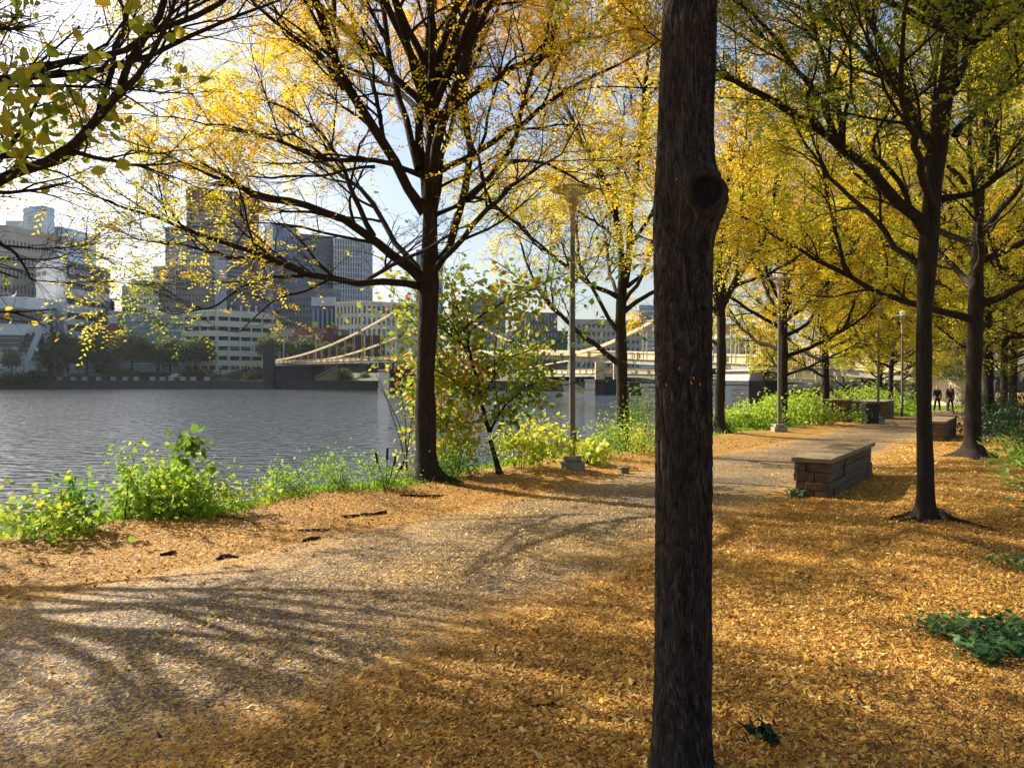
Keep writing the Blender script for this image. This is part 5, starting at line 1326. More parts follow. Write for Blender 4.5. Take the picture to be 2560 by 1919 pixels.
mb = MB(); mb.hexa([(-.25,-.25,0),(.25,-.25,0),(.25,.25,0),(-.25,.25,0),(-.31,-.3,.82),(.31,-.3,.82),(.31,.3,.82),(-.31,.3,.82)]); mb.build('body', M_bin, r, bevel=0.02)
mb = MB(); mb.box(-.34,.34,-.33,.33,.82,.87); mb.hexa([(-.32,-.31,.87),(.32,-.31,.87),(.32,.31,.87),(-.32,.31,.87),(-.22,-.2,.95),(.22,-.2,.95),(.22,.2,.95),(-.22,.2,.95)]); mb.build('lid', M_bin, r, bevel=0.015)
# small utility box by the nearest lamp
q = P(1560,1180,14.9); mb = MB(); mb.box(-.075,.075,-.06,.06,0,.09); mb.box(-.10,.10,-.085,.085,.09,.115)
o = mb.build('ground_box', M_pole, bevel=0.008); o.location = (q.x, 14.9, gz(q.x,14.9)); o.rotation_euler=(0,0,.3); tag(o, 'small dark capped box on the ground right of the nearest lamp post', 'box')

# ------------------------------------------------------------------ beige wall at the end of the path, bushes
wl = MB(); n = 14; c0 = P(2335,1000,64); 
pts = []
for k in range(n+1):
    q = k/n; px = 2318+q*170; D = 64-3.0*math.sin(q*2.2); pts.append(((px-1280)/F*D, D))
for (x0,y0),(x1,y1) in zip(pts[:-1],pts[1:]):
    wl.hexa([(x0,y0,-2),(x1,y1,-2),(x1,y1+.6,-2),(x0,y0+.6,-2),(x0,y0,4.3),(x1,y1,4.3),(x1,y1+.6,4.3),(x0,y0+.6,4.3)])
tag(wl.build('curved_wall', M_wall, smooth=True), 'curved beige concrete wall at the end of the path behind the walkers', 'wall')
def bush(name, label, cat, x, y, w, d, h, n, ll, lw, t0, seed, m=None, group=None, z0=None, shape='dome', stem=True, upright=0.3, tj=0.12, nst=7):
    g = np.random.default_rng(seed); z = gz(x,y) if z0 is None else z0
    root = empty(name, (x,y,z), label, cat, group)
    # clumps
    nc = max(4, int(9*w*h)) ; nc = min(nc, 60)
    a = g.random(nc)*6.28; rr = np.sqrt(g.random(nc)); hz = g.random(nc)
    if shape == 'dome': lim = np.sqrt(np.clip(1-(rr*0.9)**2,0.1,1)); cz = h*lim*(0.25+0.75*hz); 
    elif shape == 'spire': cz = h*hz; rr = rr*(1-0.75*hz)
    else: cz = h*hz
    C = np.stack([w/2*rr*np.cos(a), d/2*rr*np.sin(a), cz],-1)
    per = int(n/nc)+1; rad = (w*d*h/nc)**(1/3)*0.42
    A = (C[:,None]+g.normal(0,1,(nc,per,3))*rad*np.array([1,1,0.9])).reshape(-1,3); A = A[A[:,2] > 0.02]
    ct = np.repeat(g.normal(0,tj,nc), per)[:len(A)] if len(A) <= nc*per else 0
    V,Q,T = leaf_quads(A, g, ll, lw, t0+0.12*(A[:,2]/h-0.5)+0.7*tj*noise3(A,3.1/max(w,1)+1,seed)+g.normal(0,tj*0.6,len(A)), upright)
    G = Geo(); G.add(V,Q,T); link('foliage', G.mesh('foliage', m or M_weed), root)
    if stem:
        k = nst; s0 = np.stack([g.normal(0,w*0.06,k), g.normal(0,d*0.06,k), np.full(k,-0.05)],-1)
        tgt = C[g.integers(0,nc,k)]; dd = tgt-s0
        Pl = grow(s0, dd+np.array([0,0,0.3]), np.linalg.norm(dd,axis=1)*1.02, 5, 0.12, 0.0, g)
        Rd = np.linspace(1,.35,6)[None]*np.full((k,1), min(0.012, 0.004+0.006*h))
        V,Q = tubes(Pl, Rd, 5); G = Geo(); G.add(V,Q); link('stem', G.mesh('stem', M_bark, True), root)
    return root
def at(px, D): return (px-1280)/F*D, D
# river edge weeds, near left to right
x,y = at(60,8.0);   bush('weed_clump','yellow green leafy weeds with an orange leaf at the left frame edge','plant',x,y,1.2,0.7,0.30,480,.075,.055,.72,41)
x,y = at(190,8.4);  bush('weed_clump','dark leafy weed clump at left, second from the frame edge','plant',x,y,0.7,0.5,0.44,380,.075,.05,.38,42,shape='spire')
x,y = at(285,9.4);  bush('weed_clump','low pale green weeds between two taller clumps at left','plant',x,y,0.9,0.6,0.30,300,.06,.04,.7,43)
x,y = at(318,9.0);  bush('weed_stalk','tall single leafy stalk rising left of the big bright clump','plant',x,y,0.25,0.25,0.78,170,.06,.035,.45,44,shape='spire',nst=2)
x,y = at(480,9.6);  bush('weed_clump','big bright green weed clump in the sun above the water','plant',x,y,1.35,0.8,0.60,1700,.06,.045,.62,45)
x,y = at(390,9.3);  bush('weed_clump','bright heart leaved vine clump left of the big weed clump','plant',x,y,0.7,0.6,0.36,460,.07,.06,.62,46)
x,y = at(590,10.2); bush('weed_clump','low yellow green weeds right of the big weed clump','plant',x,y,0.8,0.5,0.27,380,.055,.04,.75,47)
x,y = at(760,10.9); bush('weed_clump','low bright green nettle clump halfway to the forked tree','plant',x,y,1.0,0.6,0.34,800,.05,.03,.55,48)
x,y = at(865,11.4); bush('weed_clump','taller feathery green weed clump left of the forked tree','plant',x,y,0.9,0.6,0.50,900,.045,.025,.55,49)
x,y = at(945,11.9); bush('weed_clump','grass like weeds around the dry stalks left of the forked tree','plant',x,y,0.9,0.6,0.30,700,.05,.025,.5,50)
x,y = at(1120,13.2);bush('weed_clump','green weed clump between the forked tree and the small sycamore','plant',x,y,1.2,0.8,0.5,1000,.045,.025,.5,51)
x,y = at(1190,13.6);bush('weed_clump','low green weeds at the foot of the small sycamore','plant',x,y,1.2,0.8,0.45,900,.045,.025,.5,52)
x,y = at(1350,14.9);bush('weed_clump','yellowing big leaved vine heap left of the nearest lamp post','plant',x,y,1.0,0.8,0.75,520,.10,.085,.86,53)
x,y = at(1300,14.6);bush('weed_clump','yellow and green vine clump right of the small sycamore','plant',x,y,0.8,0.7,0.6,420,.09,.07,.78,54)
x,y = at(1468,15.9);bush('weed_clump','bright yellow green large leaves just right of the nearest lamp post','plant',x,y,0.6,0.5,0.6,160,.13,.12,.82,55)
x,y = at(1510,17.2);bush('weed_clump','mixed yellow and green weeds before the second riverside tree','plant',x,y,1.1,0.8,0.75,800,.06,.045,.62,56)
x,y = at(1610,19.0);bush('feathery_bush','tall pale feathery bush between the second riverside tree and the near trunk','bush',x,y,1.3,1.0,1.45,2600,.07,.016,.55,57,m=M_weed)
x,y = at(1600,18.0);bush('weed_clump','orange tinted low weeds under the pale feathery bush','plant',x,y,1.2,0.8,0.55,700,.055,.04,.8,58)
# sapling with big leaves by the water
x,y = at(445,9.9); bush('sapling','young sapling with a column of big dark green leaves above the bright weeds','sapling',x,y,0.24,0.24,1.34,260,.12,.10,.36,60,m=M_broad,shape='col',nst=1,tj=.08)
mb = MB(); x,y = at(965,11.7)
for k,(dx,h_,lx) in enumerate(((0,.62,.02),(.05,.5,.09),(-.05,.55,-.10),(.1,.42,.16))):
    mb.bar((dx*.3,0,0),(dx+lx,0,h_),.012,.012); mb.bar((dx+lx*.75,0.0,h_*.72),(dx+lx,0,h_),.03,.03)
o = mb.build('dry_stalk', M_bark); o.location=(x,y,gz(x,y)); tag(o,'dry brown seed stalks sticking up left of the forked tree','plant')
# small sycamore: three dimensional, traced stem
D5 = 14.0; b5 = gbase(*at(1250,D5))
def tS(seq, dz): return traced(b5, D5, seq, dz)
lbS = [(tS([(1225,1080),(1205,1020),(1190,940),(1170,860),(1150,790),(1130,720)],0.4), .035,.010),
       (tS([(1225,1080),(1260,1010),(1300,980),(1340,950),(1380,960)],-0.4), .025,.008),
       (tS([(1200,1000),(1150,960),(1100,930),(1060,920)],-0.5), .022,.008),
       (tS([(1190,940),(1250,900),(1300,885),(1340,870)],0.6), .022,.008),
       (tS([(1175,880),(1120,830),(1060,790),(1020,760)],0.5), .022,.008),
       (tS([(1160,820),(1230,770),(1300,740),(1340,720)],-0.5), .02,.008),
       (tS([(1215,1050),(1130,1060),(1060,1040),(1030,980)],0.7), .02,.008)]
syc = make_tree('young_sycamore', b5, [(0,0,0,.05),(-.08,0,.3,.045),(-.17,0,.62,.04)], lbS, 71,
          leaf=dict(broad=True,ll=.09,lw=.085,t0=0.52,tz=0.07,m4=3,per=1), dens=0.8, twigs=1.2, root_flare=0.2, min_in=-1.0, leafm=M_broad,
          label='young sycamore with big green and rusty leaves between the forked tree and the lamp post')
g = np.random.default_rng(72); cl = []
for p_, r0_, r1_ in lbS:
    q_, L_ = resample(p_, 12); cl.append(q_[2:])
cl.append(np.array([P(a,b,14+dd)-Vector(b5) for a,b,dd in ((1010,800,.3),(1060,860,0),(1110,760,.5),(1180,740,0),(1250,720,.5),(1300,800,-.3),(1340,850,.3),(1290,1060,.2),(1130,1000,.4),(1060,960,0),(1200,850,.6),(1260,830,-.4),(1090,1060,0),(1330,930,.5),(1020,700,.5),(1150,1100,.3))]))
cl = np.concatenate(cl); cl = np.concatenate([cl, cl+g.normal(0,.22,cl.shape)]); n = 3400
A = cl[g.integers(0,len(cl),n)]+g.normal(0,1,(n,3))*np.array([.17,.22,.15]); A = A[A[:,2] > .25]
V,Q,T = leaf_quads(A, g, .095, .09, .52+.13*noise3(A,2.1,4)+.05*(A[:,2]-1.5)+g.normal(0,.08,len(A))+.5*(g.random(len(A))<.05), .35)
G = Geo(); G.add(V,Q,T); link('foliage', G.mesh('foliage', M_broad), syc)
x,y = at(1130,13.9); bush('vine_mass','pale yellow vine leaves hanging behind the trunk of the forked tree','plant',x,y,1.3,0.6,2.2,900,.085,.08,.80,72,m=M_broad)
x,y = at(1015,14.2); bush('vine_mass','yellow vine leaves trailing over the water left of the forked tree trunk','plant',x,y,0.5,0.5,2.3,330,.075,.06,.80,73,m=M_broad,shape='col')
# knotweed hedge
for k,(px,D,w,h,t0,lab) in enumerate((
    (1850,29.5,2.2,0.75,.66,'bright green hedge clump right of the near trunk, in front of the big pier'),
    (1905,31.5,2.4,1.10,.64,'tallest bright green hedge clump under the big black pier'),
    (2000,33.5,3.0,1.15,.66,'bright green hedge clump between two riverside trunks past the second lamp post'),
    (1985,37.5,3.0,1.2,.70,'yellow green hedge clump behind the second lamp post'),
    (2060,40.0,3.2,1.4,.74,'yellow green hedge clump left of the dark shrub'),
    (2150,45.0,3.4,1.6,.66,'bright green hedge clump above the short stone planter'),
    (2215,50.0,3.6,1.6,.62,'bright green hedge clump above the long planter wall'),
    (1800,26.5,1.6,0.7,.60,'low green weeds just right of the near trunk base of the hedge'))):
    x,y = at(px,D); bush('hedge_clump', lab, 'hedge', x,y,w,w*0.8,h,int(1500*w/2.4),.14,.085,t0,80+k,group='knotweed hedge along the river',z0=gz(*W(x*U[0]+y*U[1],8.6))-0.1)
x,y = at(2105,37.0); bush('dark_shrub','dark evergreen shrub left of the short stone planter','shrub',x,y,1.7,1.3,1.35,2600,.08,.03,.4,90,m=M_dark)
x,y = at(2125,35.0); bush('weed_clump','low mixed weeds at the foot of the dark evergreen shrub','plant',x,y,1.4,0.8,0.45,500,.08,.05,.5,91)
x,y = at(2010,31.0); bush('weed_clump','reddish low weeds between the second lamp post and the next trunk','plant',x+1.6,y+2.4,0.9,0.6,0.5,300,.07,.045,.95,92)
# right edge greenery
for k,(px,D,w,h,t0,lab,mm) in enumerate((
    (2530,25.5,3.4,1.1,.35,'dark green shrub mass at the right frame edge behind the ivy footed tree',M_dark),
    (2590,21.0,3.0,1.0,.45,'dark shrub at the right frame edge nearest to the camera',M_dark),
    (2560,34.0,4.0,1.6,.30,'dark shrubs at the feet of the far right hand trees',M_dark),
    (2450,60.0,5.0,1.3,.6,'dark low shrub row along the foot of the beige wall',M_dark),
    (2490,27.0,1.5,0.7,.5,'ivy heap around the foot of the third right hand tree',M_ivy))):
    x,y = at(px,D); bush('shrub', lab, 'shrub', x,y,w,w*0.7,h,int(1100*w/2),.09,.05,t0,100+k,m=mm)
x,y = at(2380,61.5); bush('hanging_vine','pale green vine hanging down over the beige wall','vine',x,y,6.5,1.6,2.8,4200,.16,.09,.75,110,m=M_ivy,z0=1.4,shape='col',stem=False)
# long drooping leaves at the right edge
g = np.random.default_rng(33); pts=[]
r = empty('compound_leaf_shrub', (*at(2590,12.5), gz(*at(2590,12.5))), 'long drooping compound leaves reaching in from the right frame edge', 'shrub')
A=[];Dn=[]
for k in range(16):
    A.append([g.uniform(-.5,.4), g.uniform(-.4,.4), g.uniform(.2,.8)]); Dn.append([-1, g.uniform(-.6,.6), g.uniform(-.1,.5)])
V,Q,T = fronds(np.array(A),np.array(Dn),g,.65,16,.16,.05,np.full(16,.45)); G=Geo(); G.add(V,Q,T); link('foliage',G.mesh('foliage',M_weed),r)
G=Geo(); s0=np.tile([[0.4,0,-.05]],(5,1)); V,Q=tubes(grow(s0,np.array(A[:5])-s0,np.full(5,.8),5,.1,0,g),np.full((5,6),.012),5); G.add(V,Q); link('stem',G.mesh('stem',M_bark),r)
# ivy patches on the ground at right
def ivy(label, px0, px1, D0, D1, n, seed, h=.10, size=.05):
    g = np.random.default_rng(seed); D = D0+(D1-D0)*g.random(n); px = px0+(px1-px0)*g.random(n)**0.6
    x = (px-1280)/F*D; y = D; nn = np.sin(x*5+np.sin(y*6)*1.3)+np.sin(y*4.2+x*2)
    kp = nn > -0.35+1.1*(1-(px-px0)/(px1-px0)); x,y = x[kp],y[kp]
    A = np.stack([x,y,zg(x,y)+h*(0.25+g.random(len(x)))],-1)
    V,Q,T = leaf_quads(A,g,size,size*.9,0.45+.22*g.normal(0,1,len(A)),1.0,.06); G=Geo(); G.add(V,Q,T)
    tag(link('ivy_patch', G.mesh('ivy_patch', M_ivy)), label, 'ivy', kind='stuff')
ivy('green ivy patch on the leaves at lower right', 2270, 2640, 4.35, 5.6, 2300, 1, .09, .045)
ivy('smaller dark ivy patch above the lower right ivy', 2440, 2700, 6.6, 8.2, 1100, 2)
ivy('ivy patch by the frame edge right of the surface roots', 2500, 2800, 9.5, 12.5, 1500, 3, .12)
ivy('ivy around third tree', 2400, 2700, 22, 26, 1500, 4, .2, .08)
ivy('ivy tuft at the left foot of the nearest bench', 1960, 2010, 11.4, 11.75, 130, 5, .10)
# river edge: grass and low growth (one mass)
g = np.random.default_rng(77); n = 52000
s_ = g.random(n)**1.3*44-1; ww = 0.35*np.sin(s_*0.55)+0.2*np.sin(s_*1.7+1); t_ = 8.75+ww+g.normal(0.05,0.28,n)+0.35*g.random(n)
X, Y = s_*U[0]+t_*N[0], s_*U[1]+t_*N[1]; A = np.stack([X,Y,zg(X,Y)],-1)
dist = np.hypot(X,Y); hh_ = (0.05+0.09*g.random(n))*(0.7+0.5*np.sin(s_*1.3)**2); ldir = nrm(np.stack([g.normal(0,.35,n),g.normal(0,.35,n),np.ones(n)],-1)); wd = nrm(np.stack([g.normal(0,1,n),g.normal(0,.4,n),np.zeros(n)],-1))*(0.0035+0.0004*dist)[:,None]
V = np.stack([A-wd, A+wd, A+ldir*hh_[:,None]*.6+wd*.7, A+ldir*hh_[:,None]+np.array([0.01,0,0])],1).reshape(-1,3)
G = Geo(); G.add(V, np.arange(len(V)).reshape(-1,4), np.clip(.5+.15*g.normal(0,1,n),0,1)); tag(link('edge_grass', G.mesh('edge_grass', M_weed)), kind='stuff')
n = 26000; s_ = g.random(n)*50-3; ww = 0.35*np.sin(s_*0.55)+0.2*np.sin(s_*1.7+1); t_ = 9.2+ww+g.random(n)*2.2
X, Y = s_*U[0]+t_*N[0], s_*U[1]+t_*N[1]; kz_ = 0.04+0.10*np.abs(np.sin(s_*2.1+t_)*np.sin(t_*3+s_*.7)); A = np.stack([X,Y,zg(X,Y)+kz_*g.random(n)*1.2],-1)
V,Q,T = leaf_quads(A,g,.085,.055,.42+.12*noise3(A,1.7,3)+g.normal(0,.1,n),.6); G=Geo(); G.add(V,Q,T); tag(link('bank_undergrowth', G.mesh('bank_undergrowth', M_weed)), kind='stuff')
# small lawn beyond the planter
n = 16000; D = 44+20*g.random(n); px = 2150+330*g.random(n); X=(px-1280)/F*D; Y=D; t_=X*N[0]+Y*N[1]; kp=(t_>6.0)|(Y>57); X,Y=X[kp],Y[kp]; n=len(X)
A=np.stack([X,Y,zg(X,Y)],-1); wd=np.zeros((n,3)); wd[:,0]=.03; tip=np.stack([g.normal(0,.05,n),g.normal(0,.05,n),.10+.12*g.random(n)],-1)
V=np.stack([A-wd,A+wd,A+tip+wd*.3,A+tip-wd*.3],1).reshape(-1,3); G=Geo(); G.add(V,np.arange(len(V)).reshape(-1,4),np.clip(.55+.1*g.normal(0,1,n),0,1)); tag(link('lawn_grass', G.mesh('lawn_grass', M_weed)), kind='stuff')

# ------------------------------------------------------------------ far bank trees and bushes
def far_tree_mesh(seed, w, h, ch, n, ll, tint=.45):
    g = np.random.default_rng(seed); nc = 26
    a = g.random(nc)*6.28; rr = np.sqrt(g.random(nc))*.8; hz = g.random(nc); lim = np.sqrt(np.clip(1-rr**2,.15,1))
    C = np.stack([w/2*rr*np.cos(a), w/2*rr*np.sin(a), h-ch*.5+(hz*2-1)*ch*.5*lim],-1)
    A = (C[:,None]+g.normal(0,1,(nc,n//nc,3))*w*.10).reshape(-1,3)
    V,Q,T = leaf_quads(A,g,ll,ll*.75,tint+.18*noise3(A,6/w,seed)+g.normal(0,.1,len(A)),.3); G=Geo(); G.add(V,Q,T)
    G2=Geo(); Pl=np.array([[[0,0,-.5],[.1,0,h*.3],[0,.1,h*.55],[.1,0,h*.8]]]); V,Q=tubes(Pl,np.array([[.22,.18,.13,.06]])*w/7,7); G2.add(V,Q)
    k=7; s=np.tile([[0.05,0.05,h*.4]],(k,1))+g.normal(0,.1,(k,3)); Vb,Qb=tubes(grow(s,C[:k]-s,np.linalg.norm(C[:k]-s,axis=1),4,.1,0,g),np.tile(np.linspace(.1,.04,5),(k,1))*w/7,5); G2.add(Vb,Qb)
    return G.mesh('crown',M_far), G2.mesh('trunk',M_bark)
FT = [far_tree_mesh(200+k, 8, 8.5, 6.5, 2600, .55) for k in range(3)]
def far_tree(px, base_py, top_py, D, k, label, wscale=1.0, group='street trees on the far bank'):
    b = P(px, base_py, D); h = zpx(top_py, D)-b.z; s = h/8.5
    r = empty('street_tree', b, label, 'tree', group, rz=px*0.7); r.scale = (s*wscale, s*wscale, s)
    link('crown', FT[k][0], r); link('trunk', FT[k][1], r); return r
for px,b_,t_,D,k,ws,lab in (
    (30,930,878,270,0,1.1,'dark far tree in front of the slanted concrete prop at far left'),
    (125,930,838,284,1,1.3,'dark green far tree hiding the foot of the white office block'),
    (170,930,842,288,0,1.0,'dark far tree just right of the darkest far tree'),
    (218,932,842,284,2,1.1,'golden tinted far tree in front of the office block recess'),
    (262,930,856,287,1,0.8,'green far tree beside the white lamp mast'),
    (330,925,840,287,0,1.35,'tall olive far tree left of the parking garage'),
    (395,925,850,289,2,1.1,'olive far tree between tall olive tree and the garage'),
    (425,925,848,285,1,1.25,'wide pale green far tree left of the garage ramp'),
    (490,922,850,284,0,1.25,'pale green far tree in front of the garage, last of its row'),
    (668,900,842,282,1,1.0,'far tree right of the garage behind the bridge railing'),
    (715,898,848,284,2,1.2,'far tree under the brick terrace house'),
    (765,896,845,286,0,1.3,'far tree in front of the red brick warehouse'),
    (815,893,858,288,1,1.2,'low far tree right of the warehouse trees'),
    (872,890,860,290,2,1.2,'far tree seen through the left bridge cable'),
    (955,885,872,292,0,1.4,'small far tree near the bridge tower leg'),
    (860,962,925,262,1,1.2,'green far tree below the bridge by the stairs'),
    (910,962,930,262,2,1.1,'green far tree below the bridge right of the stairs'),
    (1290,975,950,238,0,1.6,'far russet tree under the bridge seen left of the lamp post'),
    (1380,975,955,236,2,2.0,'far russet tree under the bridge left of the second riverside tree')):
    far_tree(px,b_,t_,D,k,lab,ws)
def far_bush(px, py0, py1, wpx, D, k, label, tint_ix=0):
    b = P(px,py0,D); h = (py0-py1)/F*D; w = wpx/F*D
    r = empty('river_bush', (b.x,b.y,b.z-h*.25), label, 'bush', 'bushes on the far bank'); r.scale=(w/8,w/8,h/6.2); r.rotation_euler=(0,0,px)
    o = link('crown', FT[k][0], r); o.location=(0,0,-2.4)
for i,(px,a_,b_,w_,D,lab) in enumerate((
    (25,944,912,150,281,'dark broad far bush at the far left under the slanted prop'),(95,946,925,90,283,'dark far bush under the small globe lamp at left'),
    (20,958,945,70,286,'dark low clipped bush above the river wall at far left'),(90,958,946,60,286,'second dark low clipped bush above the river wall'),
    (150,960,944,50,286,'third dark low clipped bush above the river wall'),(178,960,938,26,285,'round dark bush between the tan wall and pale blocks'),
    (197,960,938,24,285,'round dark bush right beside a twin round bush'),(220,960,938,22,285,'small round dark bush below the golden far tree'),
    (240,960,940,30,285,'dark round bush left of the lighter sloping bush'),(285,950,912,70,286,'green sloping bush right of the tan terrace wall'),
    (320,955,922,90,285,'wide dark bush left of the white van'),(385,948,922,60,287,'rounded clipped bush left of the white van'),
    (360,960,940,60,284,'dark low bush under the rounded clipped bush'),(425,962,942,60,283,'brown low bush below the white van'),
    (490,948,912,100,284,'large feathery olive bush right of the white van'),(460,962,945,60,282,'pale low bush under the large feathery bush'),
    (550,962,942,110,280,'long pale brown low bush before the abutment'),(600,958,915,50,277,'green bush left of the black abutment'),
    (632,962,918,50,274,'bright green bush touching the black abutment'),(560,970,955,150,281,'dark low growth along the river wall before the abutment'))):
    far_bush(px,a_,b_,w_,D,i%3,lab)
far_bush(2090,952,915,240,230,1,'far wooded strip under the motorway ramps'); far_bush(1900,960,940,120,230,0,'far green bank right of the big pier'); far_bush(1790,965,940,60,215,2,'far green bush left of the big pier')

# ------------------------------------------------------------------ roots, sticks
def polytube(name, pts, rads, m, label=None, cat=None, parent=None, k=8, group=None):
    p, L = resample(pts, 14); gg = np.random.default_rng(int(abs(pts[-1][0])*1000)+len(pts)); wv = np.cumsum(gg.normal(0,1,(14,3)),0)*L*0.012*np.array([1,1,.25]); wv -= np.linspace(0,1,14)[:,None]*wv[-1]; p = p+wv; r = gg.uniform(.75,1.25,14)*np.interp(np.linspace(0,1,14), np.linspace(0,1,len(rads)), rads)
    V,Q = tubes(p[None], r[None], k); G=Geo(); G.add(V,Q); o = link(name, G.mesh(name, m, True), parent); return tag(o, label, cat, group)
def rootline(tree_root, px_seq, rads):
    pts=[]
    for px,py in px_seq:
        D = 3200/(py-968.0); x=(px-1280)/F*D; pts.append((x-tree_root[0], D-tree_root[1], gz(x,D)-tree_root[2]+0.0))
    return pts
trees = {o['label']: o for o in COL.objects if o.parent is None and 'label' in o.keys()}
rt = trees['slender dark tree with rough bark and surface roots right of the path']
for seq, rads in (([(2300,1288),(2262,1292),(2225,1302),(2205,1312)],(.075,.05,.03,.012)), ([(2300,1292),(2275,1302),(2240,1312),(2215,1322)],(.06,.035,.02,.01)),
                  ([(2315,1290),(2345,1290),(2400,1306),(2470,1318),(2520,1330)],(.06,.045,.035,.03,.012)), ([(2318,1288),(2350,1282),(2380,1286)],(.06,.035,.01)),
                  ([(2303,1296),(2300,1306),(2290,1316)],(.06,.04,.01))):
    polytube('surface_root', rootline(rt.location, seq, rads), rads, M_bark1, parent=rt)
rt = trees['dark spreading tree with a low fork, nearest of the riverside row']
for seq, rads in (([(1075,1216),(1105,1222),(1150,1228),(1190,1233)],(.06,.04,.03,.01)), ([(1055,1220),(1035,1224),(1000,1230)],(.05,.03,.01))):
    polytube('surface_root', rootline(rt.location, seq, rads), rads, M_bark, parent=rt)
for k,(seq, rads, lab) in enumerate((
    ([(855,1305),(910,1298),(965,1290)],(.02,.03,.02),'longest dark root-like stick lying left of the path'),
    ([(540,1314),(590,1318),(648,1330)],(.006,.009,.006),'thin pale bent stick on the brown leaves at left'),
    ([(510,1358),(524,1368),(536,1370)],(.008,.01,.005),'short dark twig left of the centre of the leaf strip'),
    ([(540,1402),(565,1394),(595,1397)],(.015,.03,.008),'dark curled bark piece on the leaf strip'),
    ([(400,1396),(420,1394),(440,1388)],(.012,.022,.008),'dark broken bark piece at left of the leaf strip'),
    ([(745,1338),(790,1336),(825,1333)],(.008,.016,.006),'thin dark stick above the path edge'),
    ([(760,1358),(785,1352),(800,1350)],(.02,.03,.012),'dark knobbly root piece near the path edge'),
    ([(1000,1252),(1060,1250),(1110,1246)],(.015,.02,.01),'dark stick right below the forked tree'),
    ([(1330,1770),(1370,1768),(1400,1762)],(.006,.008,.004),'pale small stick lying near the foot of the near trunk'))):
    pts=[]
    for px,py in seq: 
        D=3200/(py-968.0); x=(px-1280)/F*D; pts.append((x,D,gz(x,D)+0.012))
    o = pts[0]; rel_=[(a-o[0],b-o[1],c-o[2]) for a,b,c in pts]
    t_ = polytube('fallen_stick', rel_, rads, M_bark, lab, 'stick', group='sticks on the ground'); t_.location = o
g = np.random.default_rng(4); q = at(1900,3.55)
n=60; A=g.normal(0,1,(n,3))*np.array([.035,.03,.02])+np.array([0,0,.03]); V,Q,T = leaf_quads(A,g,.05,.03,np.full(n,.1),.3); G=Geo(); G.add(V,Q,T)
o = link('curled_leaf_clump', G.mesh('curled_leaf_clump', M_dark)); o.location=(q[0],q[1],gz(*q)); tag(o,'dark curled dead leaf clump on the ground right of the near trunk foot','leaf clump')

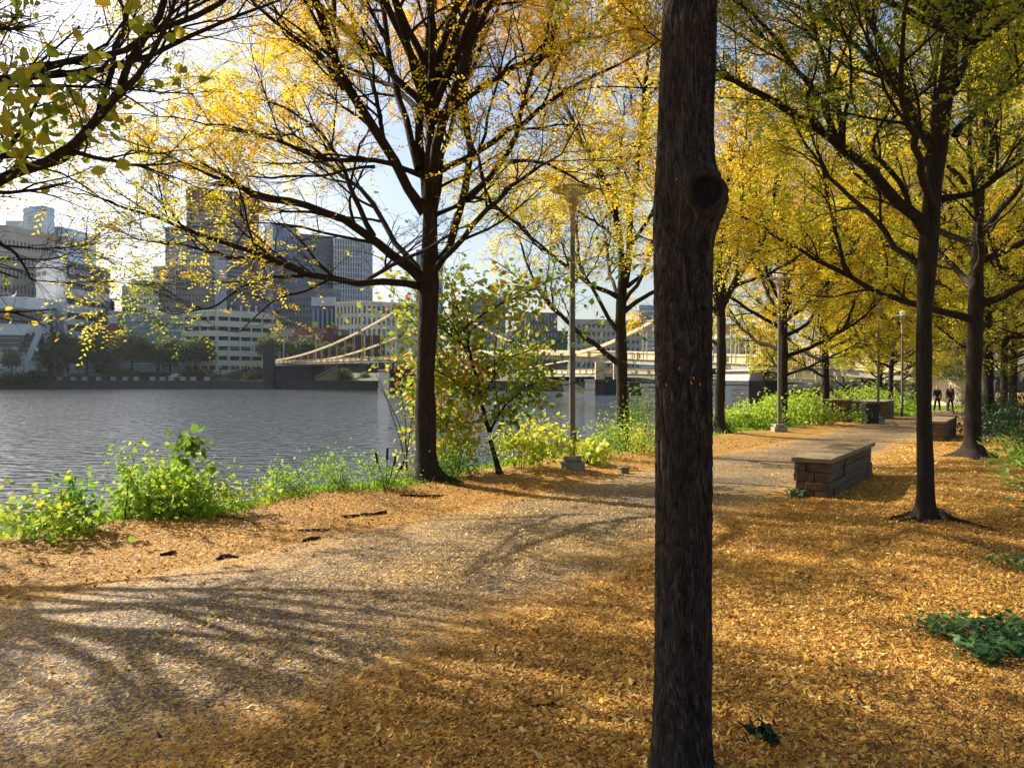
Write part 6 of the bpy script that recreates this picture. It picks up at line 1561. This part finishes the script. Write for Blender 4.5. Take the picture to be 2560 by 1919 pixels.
# ------------------------------------------------------------------ people (skin modifier figures)
def cloth(name, c): return simple(name, c, 0.85, 0.2, 20, 0.2)
M_skin = simple('skin', (0.45,0.26,0.18), 0.6, 0.05, 5, 0)
def skin(name, verts, edges, m, parent, sub=1):
    me = bpy.data.meshes.new(name); me.from_pydata([v[:3] for v in verts], edges, []); me.materials.append(m)
    o = link(name, me, parent); md = o.modifiers.new('skin','SKIN'); md.use_smooth_shade = True
    for i, v in enumerate(verts):
        sv = me.skin_vertices[0].data[i]; sv.radius = (v[3], v[4] if len(v) > 4 else v[3]*.8); sv.use_root = (i == 0)
    s = o.modifiers.new('sub','SUBSURF'); s.levels = s.render_levels = sub
    return o
def person(x, y, label, top, legs, hair, shoes=(0.03,0.02,0.015), h=1.74, face=-1, stride=.16, jacket_open=None, z0=None, rz=0.0):
    z = gz(x,y) if z0 is None else z0
    r = empty('person', (x,y,z), label, 'person', rz=rz); k = h/1.74; r.scale=(k,k,k)
    f = face   # -1 walks towards the camera
    J = dict(pel=(0,0,.95,.13,.10), wai=(0,0,1.12,.12,.09), che=(0,0,1.34,.145,.10), nk0=(0,0,1.47,.06,.06), nk1=(0,f*.01,1.53,.055,.055), hd=(0,f*.02,1.62,.078,.09), ht=(0,f*.015,1.70,.07,.085))
    A = [J['pel'],J['wai'],J['che'],J['nk0'],J['nk1'],J['hd'],J['ht']]; E=[(0,1),(1,2),(2,3),(3,4),(4,5),(5,6)]
    def add(v, p): A.append(v); E.append((p, len(A)-1)); return len(A)-1
    for s in (-1,1):
        i = add((s*.17,0,1.42,.06,.055),2); i = add((s*.22,f*.02*s,1.16,.045,.042),i); i = add((s*.235,f*(.05-.05*s),.94,.034,.03),i); w = add((s*.235,f*(.07-.06*s),.86,.03,.022),i)
        for q in range(4): j = add((s*.235+(q-1.5)*.004, f*(.07-.06*s)+(q-1.5)*.022, .80-.006*(q%3),.010,.009),w); add((s*.228+(q-1.5)*.004, f*(.08-.06*s)+(q-1.5)*.023, .755-.01*(q%2),.008,.008),j)
        j = add((s*.225, f*(.115-.06*s), .835,.011,.010),w); add((s*.22, f*(.13-.06*s), .80,.009,.009),j)
        st_ = stride*s*f
        i = add((s*.095,0,.88,.085,.085),0); i = add((s*.10,st_*.45+f*.02,.50,.058,.058),i); i = add((s*.10,st_-.02*f,.10,.04,.04),i); i = add((s*.105,st_+f*.10,.035,.036,.03),i)
    skin('body', A, E, M_skin, r)
    tm = cloth('jacket_cloth', top); lm = cloth('trouser_cloth', legs); hm = cloth('hair', hair); sm = cloth('shoe_leather', shoes)
    B=[(0,0,.90,.165,.125),(0,0,1.12,.155,.12),(0,0,1.35,.18,.13),(0,0,1.46,.08,.075)]; E=[(0,1),(1,2),(2,3)]
    for s in (-1,1):
        n=len(B); B+= [(s*.19,0,1.41,.078,.07),(s*.235,f*.02*s,1.16,.06,.055),(s*.245,f*(.05-.05*s),.93,.05,.045)]; E+=[(2,n),(n,n+1),(n+1,n+2)]
    skin('jacket', B, E, tm, r)
    B=[(0,0,.93,.14,.115)]; E=[]
    for s in (-1,1):
        st_=stride*s*f; n=len(B); B+=[(s*.095,0,.86,.10,.098),(s*.10,st_*.45+f*.02,.50,.075,.072),(s*.10,st_-.02*f,.10,.066,.062)]; E+=[(0,n),(n,n+1),(n+1,n+2)]
    skin('trousers', B, E, lm, r)
    B=[(0,-f*.03,1.60,.085,.08),(0,-f*.015,1.70,.088,.09)]; skin('hair', B, [(0,1)], hm, r)
    for s in (-1,1):
        st_=stride*s*f; skin('shoe', [(s*.10,st_-.04*f,.05,.05,.045),(s*.105,st_+f*.08,.04,.048,.038),(s*.105,st_+f*.15,.032,.036,.028)], [(0,1),(1,2)], sm, r)
    mb = MB(); hy = f*(.02+.088)
    mb.box(-.012,.012,min(hy,hy+f*.02),max(hy,hy+f*.02),1.585,1.63); mb.build('nose', M_skin, r, bevel=.004)
    mb = MB()
    for s in (-1,1): mb.box(s*.032-.012,s*.032+.012,hy-.006,hy+.006,1.635,1.648)
    mb.box(-.022,.022,hy-.006,hy+.006,1.555,1.563); mb.build('eyes_and_mouth', hm, r)
    return r
def ap(px, D): return at(px, D)
person(*ap(2343,50.8), 'walker in a black jacket with light hair, half hidden by the slender trunk', (.015,.015,.017),(.012,.012,.016),(.35,.28,.2))
person(*ap(2376,49.8), 'walker in a dark jacket and brown boots in front of a taller walker', (.014,.013,.014),(.02,.022,.035),(.12,.06,.03),(.12,.035,.02),h=1.62)
person(*ap(2375,52.3), 'taller walker directly behind the one with brown boots', (.05,.035,.022),(.02,.02,.03),(.012,.01,.01),h=1.82)
person(*ap(2237,60), 'person in a yellow top beyond the hedge left of the pale lamp post', (.75,.50,.12),(.5,.35,.15),(.25,.15,.07),h=1.6,z0=-.65)
person(*ap(2270,66), 'person in a light blue shirt and jeans right of the pale lamp post', (.45,.55,.66),(.12,.22,.42),(.5,.42,.3),h=1.62,z0=-.78)
person(*ap(2284,67.5), 'person in blue grey clothes partly hidden behind the person in jeans', (.25,.30,.36),(.10,.16,.28),(.3,.25,.2),h=1.6,z0=-.8)

# ------------------------------------------------------------------ air between here and the city
hz_m = bpy.data.materials.new('haze'); hz_m.use_nodes = True
ht = hz_m.node_tree; ht.nodes.clear()
ho = ht.nodes.new('ShaderNodeOutputMaterial'); hv_ = ht.nodes.new('ShaderNodeVolumePrincipled')
hv_.inputs['Color'].default_value = (0.86,0.92,1.0,1); hv_.inputs['Density'].default_value = 0.00006; hv_.inputs['Anisotropy'].default_value = 0.3
ht.links.new(hv_.outputs[0], ho.inputs['Volume'])
hb = MB(); hb.box(-950,1750,-250,2900,-6,140)
tag(hb.build('haze', hz_m), kind='stuff')
